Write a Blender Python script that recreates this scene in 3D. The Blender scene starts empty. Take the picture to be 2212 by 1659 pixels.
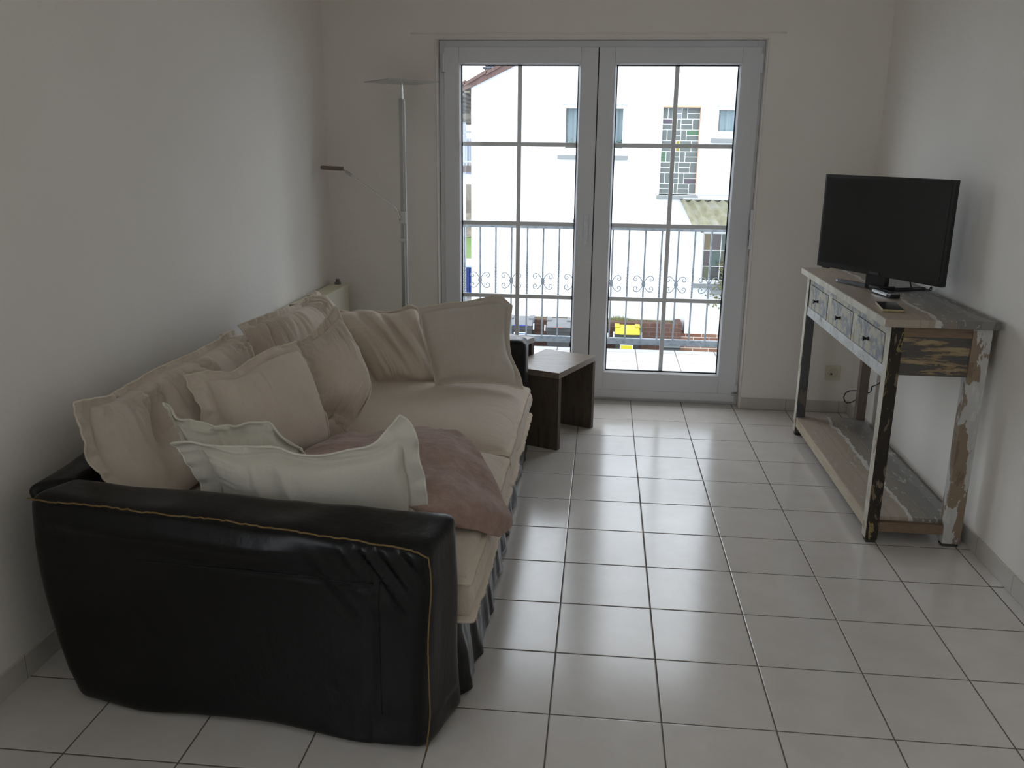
import bpy, bmesh, math, random
from mathutils import Vector, Matrix, noise
random.seed(7)
sc = bpy.context.scene
COL = sc.collection
V = Vector

# ------------------------------------------------------------------ camera
YAW, PITCH, ROLL = -0.1001, 0.2658, 0.0114
CAM = V((0.0938, -2.0436, 1.4793))
FPX = 1887.37
def cam_axes():
    cy, sy, cp, sp, cr, sr = math.cos(YAW), math.sin(YAW), math.cos(PITCH), math.sin(PITCH), math.cos(ROLL), math.sin(ROLL)
    f = V((sy*cp, cy*cp, -sp)); r = V((cy, -sy, 0)); u = r.cross(f)
    return cr*r + sr*u, -sr*r + cr*u, f
_r, _u, _f = cam_axes()
cd = bpy.data.cameras.new('camera'); cam = bpy.data.objects.new('camera', cd); COL.objects.link(cam)
cd.sensor_fit = 'HORIZONTAL'; cd.sensor_width = 36.0; cd.lens = FPX/2212*36.0
cd.clip_start = 0.05; cd.clip_end = 600
cam.matrix_world = Matrix(((_r.x, _u.x, -_f.x, CAM.x), (_r.y, _u.y, -_f.y, CAM.y), (_r.z, _u.z, -_f.z, CAM.z), (0, 0, 0, 1)))
sc.camera = cam

# ------------------------------------------------------------------ world, light, exposure
w = bpy.data.worlds.new('sky'); sc.world = w; w.use_nodes = True
nt = w.node_tree; bg = nt.nodes['Background']
tc = nt.nodes.new('ShaderNodeTexCoord'); sp_ = nt.nodes.new('ShaderNodeSeparateXYZ'); rp = nt.nodes.new('ShaderNodeValToRGB')
rp.color_ramp.elements[0].position = 0.0; rp.color_ramp.elements[0].color = (0.74, 0.86, 1.0, 1)
rp.color_ramp.elements[1].position = 0.6; rp.color_ramp.elements[1].color = (0.90, 0.95, 1.0, 1)
nt.links.new(tc.outputs['Generated'], sp_.inputs[0]); nt.links.new(sp_.outputs['Z'], rp.inputs[0]); nt.links.new(rp.outputs[0], bg.inputs[0])
bg.inputs['Strength'].default_value = 2.6
sc.view_settings.view_transform = 'Standard'; sc.view_settings.look = 'None'
sc.view_settings.gamma = 1.0; sc.view_settings.exposure = 0.7; sc.view_settings.use_curve_mapping = False
sc.cycles.max_bounces = 10; sc.cycles.diffuse_bounces = 6; sc.cycles.glossy_bounces = 4
sc.cycles.transparent_max_bounces = 12; sc.cycles.caustics_reflective = False; sc.cycles.caustics_refractive = False
sc.cycles.sample_clamp_indirect = 6.0
sc.cycles.use_denoising = True
def area(name, loc, target, sx, sy, power, color=(1, 1, 1), portal=False):
    l = bpy.data.lights.new(name, 'AREA'); l.shape = 'RECTANGLE'; l.size = sx; l.size_y = sy
    l.energy = power; l.color = color; o = bpy.data.objects.new(name, l); COL.objects.link(o)
    o.location = loc; o.rotation_euler = (V(target)-V(loc)).to_track_quat('-Z', 'Y').to_euler()
    if portal: l.cycles.is_portal = True
    return o
area('door_portal', (0.04, 3.26, 1.05), (0.04, 0, 1.05), 1.74, 1.95, 1, portal=True)
area('added_opening_portal', (-1.50, -2.5, 1.5), (0, -2.5, 1.5), 1.5, 1.3, 1, portal=True)  # unseen side window, added to brighten the room

# ------------------------------------------------------------------ materials
def srgb(r, g, b):
    f = lambda c: (c/255/12.92) if c <= 10 else ((c/255+0.055)/1.055)**2.4
    return (f(r), f(g), f(b), 1)
class M:
    "small node helper"
    def __init__(s, name, base=(0.8, 0.8, 0.8, 1), rough=0.5, metal=0.0, spec=0.5, coords='Object'):
        s.m = bpy.data.materials.new(name); s.m.use_nodes = True; s.t = s.m.node_tree; s.n = s.t.nodes
        s.b = s.n['Principled BSDF']; s.b.inputs['Base Color'].default_value = base
        s.b.inputs['Roughness'].default_value = rough; s.b.inputs['Metallic'].default_value = metal
        s.b.inputs['Specular IOR Level'].default_value = spec
        s.tc = s.n.new('ShaderNodeTexCoord'); s.co = s.tc.outputs[coords]; s.last = None
    def l(s, a, b): s.t.links.new(a, b); return s
    def map(s, scale=(1, 1, 1), loc=(0, 0, 0), rot=(0, 0, 0), src=None):
        n = s.n.new('ShaderNodeMapping'); n.inputs['Scale'].default_value = scale; n.inputs['Location'].default_value = loc; n.inputs['Rotation'].default_value = rot
        s.l(src or s.co, n.inputs[0]); return n.outputs[0]
    def noise(s, scale, detail=4, rough=0.55, src=None, dist=0.0):
        n = s.n.new('ShaderNodeTexNoise'); n.inputs['Scale'].default_value = scale; n.inputs['Detail'].default_value = detail
        n.inputs['Roughness'].default_value = rough; n.inputs['Distortion'].default_value = dist
        s.l(src or s.co, n.inputs['Vector']); return n.outputs[0]
    def vor(s, scale, src=None, feature='F1', out='Distance'):
        n = s.n.new('ShaderNodeTexVoronoi'); n.feature = feature; n.inputs['Scale'].default_value = scale
        s.l(src or s.co, n.inputs['Vector']); return n.outputs[out]
    def wave(s, scale, dist=0, src=None, direction='X', typ='BANDS'):
        n = s.n.new('ShaderNodeTexWave'); n.wave_type = typ; n.bands_direction = direction
        n.inputs['Scale'].default_value = scale; n.inputs['Distortion'].default_value = dist
        s.l(src or s.co, n.inputs['Vector']); return n.outputs[1]
    def ramp(s, fac, stops, interp='LINEAR'):
        n = s.n.new('ShaderNodeValToRGB'); n.color_ramp.interpolation = interp; e = n.color_ramp.elements
        while len(e) < len(stops): e.new(0.5)
        for i, (p, c) in enumerate(stops): e[i].position = p; e[i].color = c if len(c) == 4 else (*c, 1)
        s.l(fac, n.inputs[0]); return n.outputs[0]
    def mix(s, fac, a, b, typ='MIX'):
        n = s.n.new('ShaderNodeMix'); n.data_type = 'RGBA'; n.blend_type = typ
        for v, i in ((fac, 0), (a, 6), (b, 7)):
            if hasattr(v, 'links'): s.l(v, n.inputs[i])
            else: n.inputs[i].default_value = v
        return n.outputs[2]
    def math(s, op, a, b=0.0):
        n = s.n.new('ShaderNodeMath'); n.operation = op
        for v, i in ((a, 0), (b, 1)):
            if hasattr(v, 'links'): s.l(v, n.inputs[i])
            else: n.inputs[i].default_value = v
        return n.outputs[0]
    def sep(s, src=None):
        n = s.n.new('ShaderNodeSeparateXYZ'); s.l(src or s.co, n.inputs[0]); return n.outputs
    def comb(s, x, y, z):
        n = s.n.new('ShaderNodeCombineXYZ')
        for v, i in ((x, 0), (y, 1), (z, 2)):
            if hasattr(v, 'links'): s.l(v, n.inputs[i])
            else: n.inputs[i].default_value = v
        return n.outputs[0]
    def color(s, v): s.l(v, s.b.inputs['Base Color']); return s
    def rough(s, v): s.l(v, s.b.inputs['Roughness']); return s
    def bump(s, h, strength=0.3, dist=0.01):
        n = s.n.new('ShaderNodeBump'); n.inputs['Strength'].default_value = strength; n.inputs['Distance'].default_value = dist
        s.l(h, n.inputs['Height'])
        if s.last: s.l(s.last, n.inputs['Normal'])
        s.last = n.outputs[0]; s.l(s.last, s.b.inputs['Normal']); return s

def plain(name, col, rough=0.5, metal=0.0, spec=0.5): return M(name, col, rough, metal, spec).m
def m_wall():
    a = M('wall_paint', srgb(241, 236, 229), 0.85, spec=0.2)
    a.color(a.ramp(a.noise(1.3, 3), [(0.35, srgb(239, 234, 226)), (0.65, srgb(243, 238, 231))]))
    a.bump(a.noise(95, 5, 0.65), 0.35, 0.0025); return a.m
WALL = m_wall()
def m_floor():
    a = M('floor_tiles', srgb(205, 200, 190), 0.2, spec=1.0, coords='Object')
    x, y, _ = a.sep()
    fx = a.math('PINGPONG', a.math('ADD', x, 30.0), 0.15); fy = a.math('PINGPONG', a.math('ADD', y, 30.0), 0.15)
    d = a.math('MINIMUM', fx, fy)
    grout = a.math('LESS_THAN', d, 0.0021)
    ix = a.math('FLOOR', a.math('DIVIDE', x, 0.3)); iy = a.math('FLOOR', a.math('DIVIDE', y, 0.3))
    wn = a.n.new('ShaderNodeTexWhiteNoise'); a.l(a.comb(ix, iy, 0.0), wn.inputs[0])
    body = a.ramp(a.noise(7, 4, 0.6), [(0.3, srgb(207, 201, 195)), (0.7, srgb(216, 211, 206))])
    body = a.mix(a.math('MULTIPLY', wn.outputs[0], 0.25), body, srgb(204, 199, 194))
    a.color(a.mix(grout, body, srgb(95, 85, 78)))
    r = a.math('ADD', a.math('MULTIPLY', a.noise(30, 3), 0.04), 0.17)
    a.rough(a.math('MAXIMUM', r, a.math('MULTIPLY', grout, 0.9)))
    h = a.math('MINIMUM', a.math('DIVIDE', d, 0.0045), 1.0)
    a.bump(h, 0.55, 0.0022); a.bump(a.noise(3.0, 2), 0.03, 0.004)
    return a.m
FLOOR = m_floor()
def m_skirt():
    a = M('skirting_tile', srgb(196, 190, 181), 0.3)
    _, y, _2 = a.sep(); x = a.sep()[0]
    f = a.math('PINGPONG', a.math('ADD', a.math('ADD', y, x), 30.0), 0.15)
    a.color(a.mix(a.math('LESS_THAN', f, 0.0016), srgb(200, 195, 187), srgb(150, 140, 130))); return a.m
SKIRT = m_skirt()
PVC = plain('white_pvc', srgb(226, 227, 231), 0.35)
GASKET = plain('black_gasket', (0.01, 0.01, 0.012, 1), 0.6)
BAR = plain('grey_glazing_bar', srgb(244, 247, 250), 0.45)
CHROME = plain('brushed_chrome', (0.72, 0.72, 0.70, 1), 0.22, 1.0)
STEEL = plain('satin_steel', (0.50, 0.50, 0.48, 1), 0.38, 1.0)
def m_glass(name='window_glass', tint=(1, 1, 1, 1), ref=0.06):
    m = bpy.data.materials.new(name); m.use_nodes = True; t = m.node_tree; t.nodes.clear()
    o = t.nodes.new('ShaderNodeOutputMaterial'); mx = t.nodes.new('ShaderNodeMixShader'); tr = t.nodes.new('ShaderNodeBsdfTransparent'); gl = t.nodes.new('ShaderNodeBsdfGlossy')
    lw = t.nodes.new('ShaderNodeLayerWeight'); p4 = t.nodes.new('ShaderNodeMath'); p4.operation = 'POWER'; p4.inputs[1].default_value = 4.0
    fr = t.nodes.new('ShaderNodeMath'); fr.operation = 'MULTIPLY_ADD'; fr.inputs[1].default_value = 0.7; fr.inputs[2].default_value = ref*0.4
    t.links.new(lw.outputs['Facing'], p4.inputs[0]); t.links.new(p4.outputs[0], fr.inputs[0])
    tr.inputs[0].default_value = tint; gl.inputs['Roughness'].default_value = 0.01
    t.links.new(fr.outputs[0], mx.inputs[0]); t.links.new(tr.outputs[0], mx.inputs[1]); t.links.new(gl.outputs[0], mx.inputs[2]); t.links.new(mx.outputs[0], o.inputs[0])
    return m
GLASS = m_glass()
def m_linen(name, c1, c2):
    a = M(name, c1, 0.9, spec=0.15)
    a.b.inputs['Sheen Weight'].default_value = 0.25; a.b.inputs['Sheen Roughness'].default_value = 0.5
    base = a.ramp(a.noise(6, 4, 0.6), [(0.3, c1), (0.7, c2)])
    slub = a.noise(1.0, 3, 0.6, src=a.map((60, 420, 420)))
    slub2 = a.noise(1.0, 3, 0.6, src=a.map((420, 60, 60)))
    sl = a.math('ADD', slub, slub2)
    a.color(a.mix(a.math('MULTIPLY', sl, 0.35), base, tuple(v*0.78 for v in c1[:3])+(1,)))
    a.bump(sl, 0.35, 0.0015); a.bump(a.noise(14, 4, 0.6), 0.28, 0.012)
    return a.m
LINEN = m_linen('beige_linen', srgb(216, 202, 186), srgb(223, 210, 195))
LINEN_SHADE = m_linen('backlit_linen', srgb(206, 197, 184), srgb(213, 205, 193))  # same linen, backlight shade put into a greyer colour
LINEN_LIT = m_linen('lit_linen', srgb(218, 213, 199), srgb(224, 220, 206))  # same linen, stronger light put into a paler colour
PIPE = plain('linen_edge', srgb(220, 207, 190), 0.9, spec=0.1)
PIPE_LIT = plain('lit_linen_edge', srgb(226, 221, 207), 0.9, spec=0.1)  # edge colour paled to go with the lit linen
def m_leather():
    a = M('black_leather', srgb(14, 14, 15), 0.36, spec=0.28)
    a.color(a.ramp(a.noise(3, 4), [(0.35, srgb(13, 13, 14)), (0.7, srgb(19, 18, 19))]))
    a.rough(a.ramp(a.noise(8, 3), [(0.3, (0.29,)*3), (0.7, (0.35,)*3)]))
    a.bump(a.noise(3.4, 5, 0.6, src=a.map((1, 1, 0.6)), dist=0.6), 0.22, 0.03); a.bump(a.vor(260), 0.08, 0.001); return a.m
LEATHER = m_leather()
RAWEDGE = plain('raw_leather_edge', srgb(116, 92, 48), 0.7)
def m_blanket():
    a = M('mauve_fleece', srgb(150, 122, 114), 0.95, spec=0.1)
    a.b.inputs['Sheen Weight'].default_value = 0.25
    a.color(a.ramp(a.noise(22, 5, 0.65), [(0.3, srgb(150, 124, 114)), (0.7, srgb(176, 149, 137))]))
    a.bump(a.noise(130, 4, 0.7), 0.5, 0.004); a.bump(a.noise(11, 4, 0.6, dist=0.4), 0.5, 0.02); return a.m
FLEECE = m_blanket()
def paint(name, cols, scale=9, stretch=(1, 1, 1), seed=0.0, edges=(0.42, 0.52, 0.6), rough=0.6, bump=0.3):
    "chipped layers of paint: cols from the deepest to the top layer"
    a = M(name, cols[0], rough, spec=0.3)
    src = a.map(stretch, (seed, seed*1.7, seed*0.6))
    n = a.noise(scale, 6, 0.62, src=src, dist=0.25)
    c = None; st = []
    p = [0.0]+list(edges)
    for i, cc in enumerate(cols): st.append((p[i], cc))
    c = a.ramp(n, st, 'CONSTANT')
    g = a.noise(1.0, 4, 0.6, src=a.map((14*stretch[0], 14*stretch[1], 14*stretch[2]), (seed, 0, 0)))
    c = a.mix(a.math('MULTIPLY', g, 0.35), c, tuple(v*0.62 for v in cols[0][:3])+(1,))
    a.color(c); a.bump(n, bump, 0.004); return a.m
def m_wood(name, c1, c2, c3, axis=(1, 14, 14), scale=3.0, rough=0.55, spec=0.35):
    a = M(name, c1, rough, spec=spec)
    n = a.noise(scale, 6, 0.6, src=a.map(axis), dist=0.6); n2 = a.noise(scale*5, 4, 0.6, src=a.map(axis))
    c = a.ramp(n, [(0.3, c1), (0.5, c2), (0.7, c3)])
    a.color(a.mix(a.math('MULTIPLY', n2, 0.5), c, tuple(v*0.5 for v in c1[:3])+(1,)))
    a.bump(n2, 0.35, 0.002); return a.m

# ------------------------------------------------------------------ geometry helpers
OBJ = {}
def tag(o, label=None, cat=None, group=None, kind=None):
    if label: o['label'] = label
    if cat: o['category'] = cat
    if group: o['group'] = group
    if kind: o['kind'] = kind
    return o
def empty(name, loc, label=None, cat=None, group=None, kind=None):
    o = bpy.data.objects.new(name, None); COL.objects.link(o); o.location = loc; o.empty_display_size = 0.1
    return tag(o, label, cat, group, kind)
def wloc(o):
    p = V((0, 0, 0))
    while o: p += V(o.location); o = o.parent
    return p
def obj(name, bm, mat, parent=None, smooth=False, origin=None):
    "links a bmesh given in world coordinates; its origin goes to the bottom centre of its bounds"
    bmesh.ops.recalc_face_normals(bm, faces=bm.faces)
    xs = [v.co for v in bm.verts]
    if origin is None:
        origin = V(((min(c.x for c in xs)+max(c.x for c in xs))/2, (min(c.y for c in xs)+max(c.y for c in xs))/2, min(c.z for c in xs)))
    origin = V(origin)
    for v in bm.verts: v.co -= origin
    me = bpy.data.meshes.new(name); bm.to_mesh(me); bm.free()
    mats = mat if isinstance(mat, (list, tuple)) else [mat]
    for m in mats: me.materials.append(m)
    if smooth:
        for p in me.polygons: p.use_smooth = True
        if smooth == 'auto':
            try: me.set_sharp_from_angle(angle=math.radians(35))
            except Exception: pass
    o = bpy.data.objects.new(name, me); COL.objects.link(o)
    if parent: o.parent = parent; o.location = origin - wloc(parent)
    else: o.location = origin
    return o
def NB(): return bmesh.new()
def box(bm, x0, x1, y0, y1, z0, z1, bev=0.0, seg=2, mi=0, rotz=0.0, piv=None, M4=None):
    n0 = set(bm.verts); 
    r = bmesh.ops.create_cube(bm, size=1.0)
    vs = r['verts']
    for v in vs: v.co = V(((x0+x1)/2+v.co.x*(x1-x0), (y0+y1)/2+v.co.y*(y1-y0), (z0+z1)/2+v.co.z*(z1-z0)))
    if bev > 0:
        es = list({e for v in vs for e in v.link_edges})
        bmesh.ops.bevel(bm, geom=es, offset=bev, segments=seg, affect='EDGES', profile=0.7)
    new = [v for v in bm.verts if v not in n0]
    if rotz:
        p = V(piv) if piv else V(((x0+x1)/2, (y0+y1)/2, 0)); R = Matrix.Rotation(rotz, 3, 'Z')
        for v in new: v.co = R@(v.co-p)+p
    if M4 is not None:
        for v in new: v.co = M4@v.co
    if mi:
        for f in {f for v in new for f in v.link_faces}: f.material_index = mi
    return new
def tube(bm, path, r, n=8, closed=False, square=False, twist=None, cap=True, rad=None):
    path = [V(p) for p in path]; N = len(path); rings = []
    up = None
    for i, p in enumerate(path):
        a = path[(i-1) % N] if (closed or i > 0) else p; b = path[(i+1) % N] if (closed or i < N-1) else p
        t = (b-a).normalized() if (b-a).length > 1e-9 else V((0, 0, 1))
        if up is None:
            ref = V((0, 1, 0)) if abs(t.y) < 0.9 else V((1, 0, 0))
            up = (ref - t*ref.dot(t)).normalized()
        else:
            up = up - t*up.dot(t); up.normalize()
        s = t.cross(up)
        rr = rad[i] if rad else r
        tw = twist[i] if twist else 0.0
        ring = []
        for k in range(n):
            an = 2*math.pi*(k+0.5)/n+tw
            q = rr*(math.sqrt(2) if square else 1)
            ring.append(bm.verts.new(p+up*math.cos(an)*q+s*math.sin(an)*q))
        rings.append(ring)
    for i in range(N if closed else N-1):
        A, B = rings[i], rings[(i+1) % N]
        for k in range(n): bm.faces.new((A[k], A[(k+1) % n], B[(k+1) % n], B[k]))
    if cap and not closed:
        bm.faces.new(rings[0][::-1]); bm.faces.new(rings[-1])
def cyl(bm, c, r, h, n=20, axis='z', r2=None):
    c = V(c); d = {'x': V((1, 0, 0)), 'y': V((0, 1, 0)), 'z': V((0, 0, 1))}[axis]
    tube(bm, [c, c+d*h], r, n, rad=[r, r if r2 is None else r2])
def catmull(pts, n):
    pts = [V(p) for p in pts]
    if len(pts) == 2: return [pts[0].lerp(pts[1], i/(n-1)) for i in range(n)]
    d = [0.0]
    for a, b in zip(pts, pts[1:]): d.append(d[-1]+max((b-a).length, 1e-6))
    P = [pts[0]*2-pts[1]]+pts+[pts[-1]*2-pts[-2]]
    out = []
    for i in range(n):
        s = d[-1]*i/(n-1); k = 0
        while k < len(d)-2 and d[k+1] < s: k += 1
        t = min(1, max(0, (s-d[k])/(d[k+1]-d[k]))); p0, p1, p2, p3 = P[k], P[k+1], P[k+2], P[k+3]
        out.append(0.5*((2*p1)+(p2-p0)*t+(2*p0-5*p1+4*p2-p3)*t*t+(3*p1-p0-3*p2+p3)*t*t*t))
    return out
def coons(top, bottom, left, right, nu, nv):
    T, B, L, R = catmull(top, nu), catmull(bottom, nu), catmull(left, nv), catmull(right, nv)
    G = []
    for j in range(nv):
        v = j/(nv-1); row = []
        for i in range(nu):
            u = i/(nu-1)
            p = (1-v)*B[i]+v*T[i]+(1-u)*L[j]+u*R[j]-((1-u)*(1-v)*B[0]+u*(1-v)*B[-1]+(1-u)*v*T[0]+u*v*T[-1])
            row.append(p)
        G.append(row)
    return G
def nz(x, y=0.0, z=0.0): return noise.noise(V((x, y, z)))
def fbm(p, o=4):
    s = 0; a = 1; t = 0
    for k in range(o): s += a*noise.noise(p*(2**k)); t += a; a *= 0.5
    return s/t
def cushion(name, C, mat, pipe, label, cat, group=None, T=0.09, TB=0.06, flange=0.035, front=(0, -1, 0), nu=84, nv=64,
            wr=(0.012, 0.012, 0.012, 0.012), folds=0.012, fdir=0.0, ffreq=5.0, wave=0.008, seed=0.0, pexp=0.42, foldf=None, pipe_r=0.0035, shape=2.6, gather=44.0, soft=0.010, ruffle=0.0, ruf_f=42.0):
    "stuffed cushion spanned by four outline curves, puffed to both sides, with flat flange, gathers at the seam and folds"
    G = coons(C['top'], C['bottom'], C['left'], C['right'], nu, nv)
    n = (G[-1][-1]-G[0][0]).cross(G[-1][0]-G[0][-1]).normalized()
    if n.dot(V(front)) < 0: n = -n
    Wd = (C_len(G[nv//2])); Hd = C_len([r[nu//2] for r in G])
    ft, fb_, fl_, fr_ = flange if isinstance(flange, tuple) else (flange,)*4
    flange = max(ft, fb_, fl_, fr_)
    ft, fb_, fl_, fr_ = [max(q_, 1e-5) for q_ in (ft, fb_, fl_, fr_)]
    bm = NB(); F = []; Bk = []
    for j in range(nv):
        v = j/(nv-1); rf = []; rb = []
        for i in range(nu):
            u = i/(nu-1); S = G[j][i].copy()
            a = min(1, max(0, (u*Wd-fl_)/(Wd-fl_-fr_))); b = min(1, max(0, (v*Hd-fb_)/(Hd-fb_-ft)))
            ha = 1-abs(2*a-1)**shape; hb = 1-abs(2*b-1)**shape
            h = max(0.0, ha*hb)**pexp
            onfl = 1 if (a <= 0 or a >= 1 or b <= 0 or b >= 1) else 0
            # flange waviness
            fl = max(0.0, 1-min(u*Wd/fl_, (1-u)*Wd/fr_, v*Hd/fb_, (1-v)*Hd/ft)) if flange > 0 else 0
            if fl > 0 and ruffle: S += n*ruffle*min(1, fl*1.6)*nz((u*Wd+v*Hd)*ruf_f, seed, (u*Wd-v*Hd)*ruf_f*0.6)*1.8
            S += n*wave*fl*(nz(u*9+seed, v*9, 3.3)*2.2)
            # gathers: stripes running away from each seam
            d = 0.0
            x, y = u*Wd, v*Hd
            for k, (e, s_) in enumerate(((1-b, x), (b, x), (a, y), (1-a, y))):
                if wr[k] <= 0: continue
                size = (Hd if k < 2 else Wd)
                e_ = e*size
                L = 0.05+0.09*(0.5+nz(s_*7, seed+k*5.1))
                g_ = nz(s_*gather+nz(e_*20, seed)*0.5, seed+k*9.7, e_*3); am = max(0.0, 0.35+nz(s_*6, seed*2+k*3.3)*1.9)
                d += 2.5*wr[k]*am*(0.35-abs(g_)*1.9)*math.exp(-e_/L)*min(1, e_/0.012 if not onfl else 0.35)
            # long soft folds
            ax = x*math.cos(fdir)+y*math.sin(fdir); ay = -x*math.sin(fdir)+y*math.cos(fdir)
            lf = nz(ax*ffreq+seed*3.1+0.5*nz(x*3, y*3, seed), ay*ffreq*0.28, seed)
            d += folds*(abs(lf)*-2.2+0.6)*h
            d += soft*fbm(V((x*6, y*6, seed)), 3)*h
            if foldf: d += foldf(u, v)*h
            # stitched seam line between body and flange
            if flange > 0.012:
                sd_ = min(abs(x-fl_), abs(Wd-fr_-x), abs(y-fb_), abs(Hd-ft-y))
                if fl_-0.004 <= x <= Wd-fr_+0.004 and fb_-0.004 <= y <= Hd-ft+0.004: d -= 0.0035*math.exp(-(sd_/0.006)**2)
            f0 = 0.0022
            rf.append(bm.verts.new(S+n*(T*h+f0+d)))
            rb.append(bm.verts.new(S-n*(TB*h+f0-d*0.5*(0 if onfl else 1)+(-d if onfl else 0))))
        F.append(rf); Bk.append(rb)
    for j in range(nv-1):
        for i in range(nu-1):
            bm.faces.new((F[j][i], F[j][i+1], F[j+1][i+1], F[j+1][i])); bm.faces.new((Bk[j][i], Bk[j+1][i], Bk[j+1][i+1], Bk[j][i+1]))
    def rim(seqF, seqB):
        for k in range(len(seqF)-1): bm.faces.new((seqF[k], seqF[k+1], seqB[k+1], seqB[k]))
    rim(F[0], Bk[0]); rim(F[-1], Bk[-1]); rim([r[0] for r in F], [r[0] for r in Bk]); rim([r[-1] for r in F], [r[-1] for r in Bk])
    loop = [(F[0][i].co+Bk[0][i].co)/2 for i in range(nu)]+[(F[j][-1].co+Bk[j][-1].co)/2 for j in range(1, nv)]+[(F[-1][i].co+Bk[-1][i].co)/2 for i in range(nu-2, -1, -1)]+[(F[j][0].co+Bk[j][0].co)/2 for j in range(nv-2, 0, -1)]
    o = obj(name, bm, mat, smooth=True); tag(o, label, cat, group)
    if pipe:
        pb = NB(); tube(pb, loop, pipe_r, 6, closed=True); obj('piping', pb, pipe, o, smooth=True)
    return o
def C_len(r): return sum((b-a).length for a, b in zip(r, r[1:]))
def rbox(bm, c8, r=0.03, n=(20, 10, 14), disp=None):
    """rounded box whose 8 corners are given: c8[ix][iy][iz] world points; n subdivisions; disp(p,u,v,w) -> offset"""
    c = c8
    lx = (V(c[1][0][0])-V(c[0][0][0])).length; ly = (V(c[0][1][0])-V(c[0][0][0])).length; lz = (V(c[0][0][1])-V(c[0][0][0])).length
    half = V((lx/2, ly/2, lz/2)); r = min(r, lx/2.01, ly/2.01, lz/2.01)
    cache = {}
    def tri(q):
        u, v, w_ = q
        P = V((0, 0, 0))
        for i in (0, 1):
            for j in (0, 1):
                for k in (0, 1):
                    P += V(c[i][j][k])*((u if i else 1-u)*(v if j else 1-v)*(w_ if k else 1-w_))
        return P
    # non-uniform params so edges have enough loops in the rounding
    def params(l, m):
        e = r/l; a = [0, e*0.12, e*0.3, e*0.6, e]; mid = [e+(1-2*e)*k/m for k in range(1, m)]
        return a+mid+[1-t for t in reversed(a)]
    px, py_, pz_ = params(lx, n[0]), params(ly, n[1]), params(lz, n[2])
    def vert(i, j, k):
        if (i, j, k) in cache: return cache[(i, j, k)]
        u, v, w_ = px[i], py_[j], pz_[k]
        p = V(((u-0.5)*lx, (v-0.5)*ly, (w_-0.5)*lz))
        q = V([max(-half[a]+r, min(half[a]-r, p[a])) for a in range(3)])
        d = p-q
        if d.length > 1e-9: p = q+d.normalized()*r*min(1, max(abs(d[a]) for a in range(3))/r) if True else p
        t = (p.x/lx+0.5, p.y/ly+0.5, p.z/lz+0.5)
        P = tri(t)
        if disp: P = P+disp(P, u, v, w_)
        vv = bm.verts.new(P); cache[(i, j, k)] = vv; return vv
    X, Y, Z = len(px)-1, len(py_)-1, len(pz_)-1
    for i in range(X):
        for j in range(Y):
            bm.faces.new([vert(i, j, 0), vert(i, j+1, 0), vert(i+1, j+1, 0), vert(i+1, j, 0)]); bm.faces.new([vert(i, j, Z), vert(i+1, j, Z), vert(i+1, j+1, Z), vert(i, j+1, Z)])
    for i in range(X):
        for k in range(Z):
            bm.faces.new([vert(i, 0, k), vert(i+1, 0, k), vert(i+1, 0, k+1), vert(i, 0, k+1)]); bm.faces.new([vert(i, Y, k), vert(i, Y, k+1), vert(i+1, Y, k+1), vert(i+1, Y, k)])
    for j in range(Y):
        for k in range(Z):
            bm.faces.new([vert(0, j, k), vert(0, j, k+1), vert(0, j+1, k+1), vert(0, j+1, k)]); bm.faces.new([vert(X, j, k), vert(X, j+1, k), vert(X, j+1, k+1), vert(X, j, k+1)])
def c8box(x0, x1, y0, y1, z0, z1):
    return [[[(x, y, z) for z in (z0, z1)] for y in (y0, y1)] for x in (x0, x1)]

# ================================================================== ROOM SHELL
XL, XR, YB, YN, ZC = -1.495, 1.556, 3.01, -3.6, 2.48
def S(name, bm, mat, smooth=False):
    o = obj(name, bm, mat, smooth=smooth, origin=(0, 0, 0)); o['kind'] = 'structure'; return o
b = NB(); box(b, XL-0.2, XR+0.2, YN-0.2, YB+0.08, -0.2, 0.0); S('floor', b, FLOOR)
b = NB(); box(b, XL-0.2, XR+0.2, YN-0.2, YB+0.25, ZC, ZC+0.15); S('ceiling', b, WALL)
b = NB(); box(b, XL-0.2, XL, -1.75, YB+0.25, 0, ZC); box(b, XL-0.2, XL, YN-0.2, -3.25, 0, ZC); box(b, XL-0.2, XL, -3.25, -1.75, 0, 0.85); box(b, XL-0.2, XL, -3.25, -1.75, 2.15, ZC); S('wall_left', b, WALL)  # window opening behind the camera is added for extra room light
b = NB(); box(b, XR, XR+0.2, YN-0.2, YB+0.25, 0, ZC); S('wall_right', b, WALL)
b = NB()
box(b, XL, -0.855, YB, YB+0.25, 0, ZC); box(b, 0.932, XR, YB, YB+0.25, 0, ZC); box(b, -0.855, 0.932, YB, YB+0.25, 2.045, ZC)
S('wall_back', b, WALL)
b = NB()
box(b, XL, XR, YN-0.2, YN, 0, ZC)
S('wall_front', b, WALL)
# baseboards (tile skirting)
b = NB(); box(b, XL, XL+0.009, YN, YB, 0, 0.072, 0.002); S('baseboard_left', b, SKIRT)
b = NB(); box(b, XR-0.009, XR, YN, YB, 0, 0.072, 0.002); S('baseboard_right', b, SKIRT)
b = NB(); box(b, XL+0.009, -0.862, YB-0.009, YB, 0, 0.068, 0.002); box(b, 0.939, XR-0.009, YB-0.009, YB, 0, 0.068, 0.002); S('baseboard_back', b, SKIRT)
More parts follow.
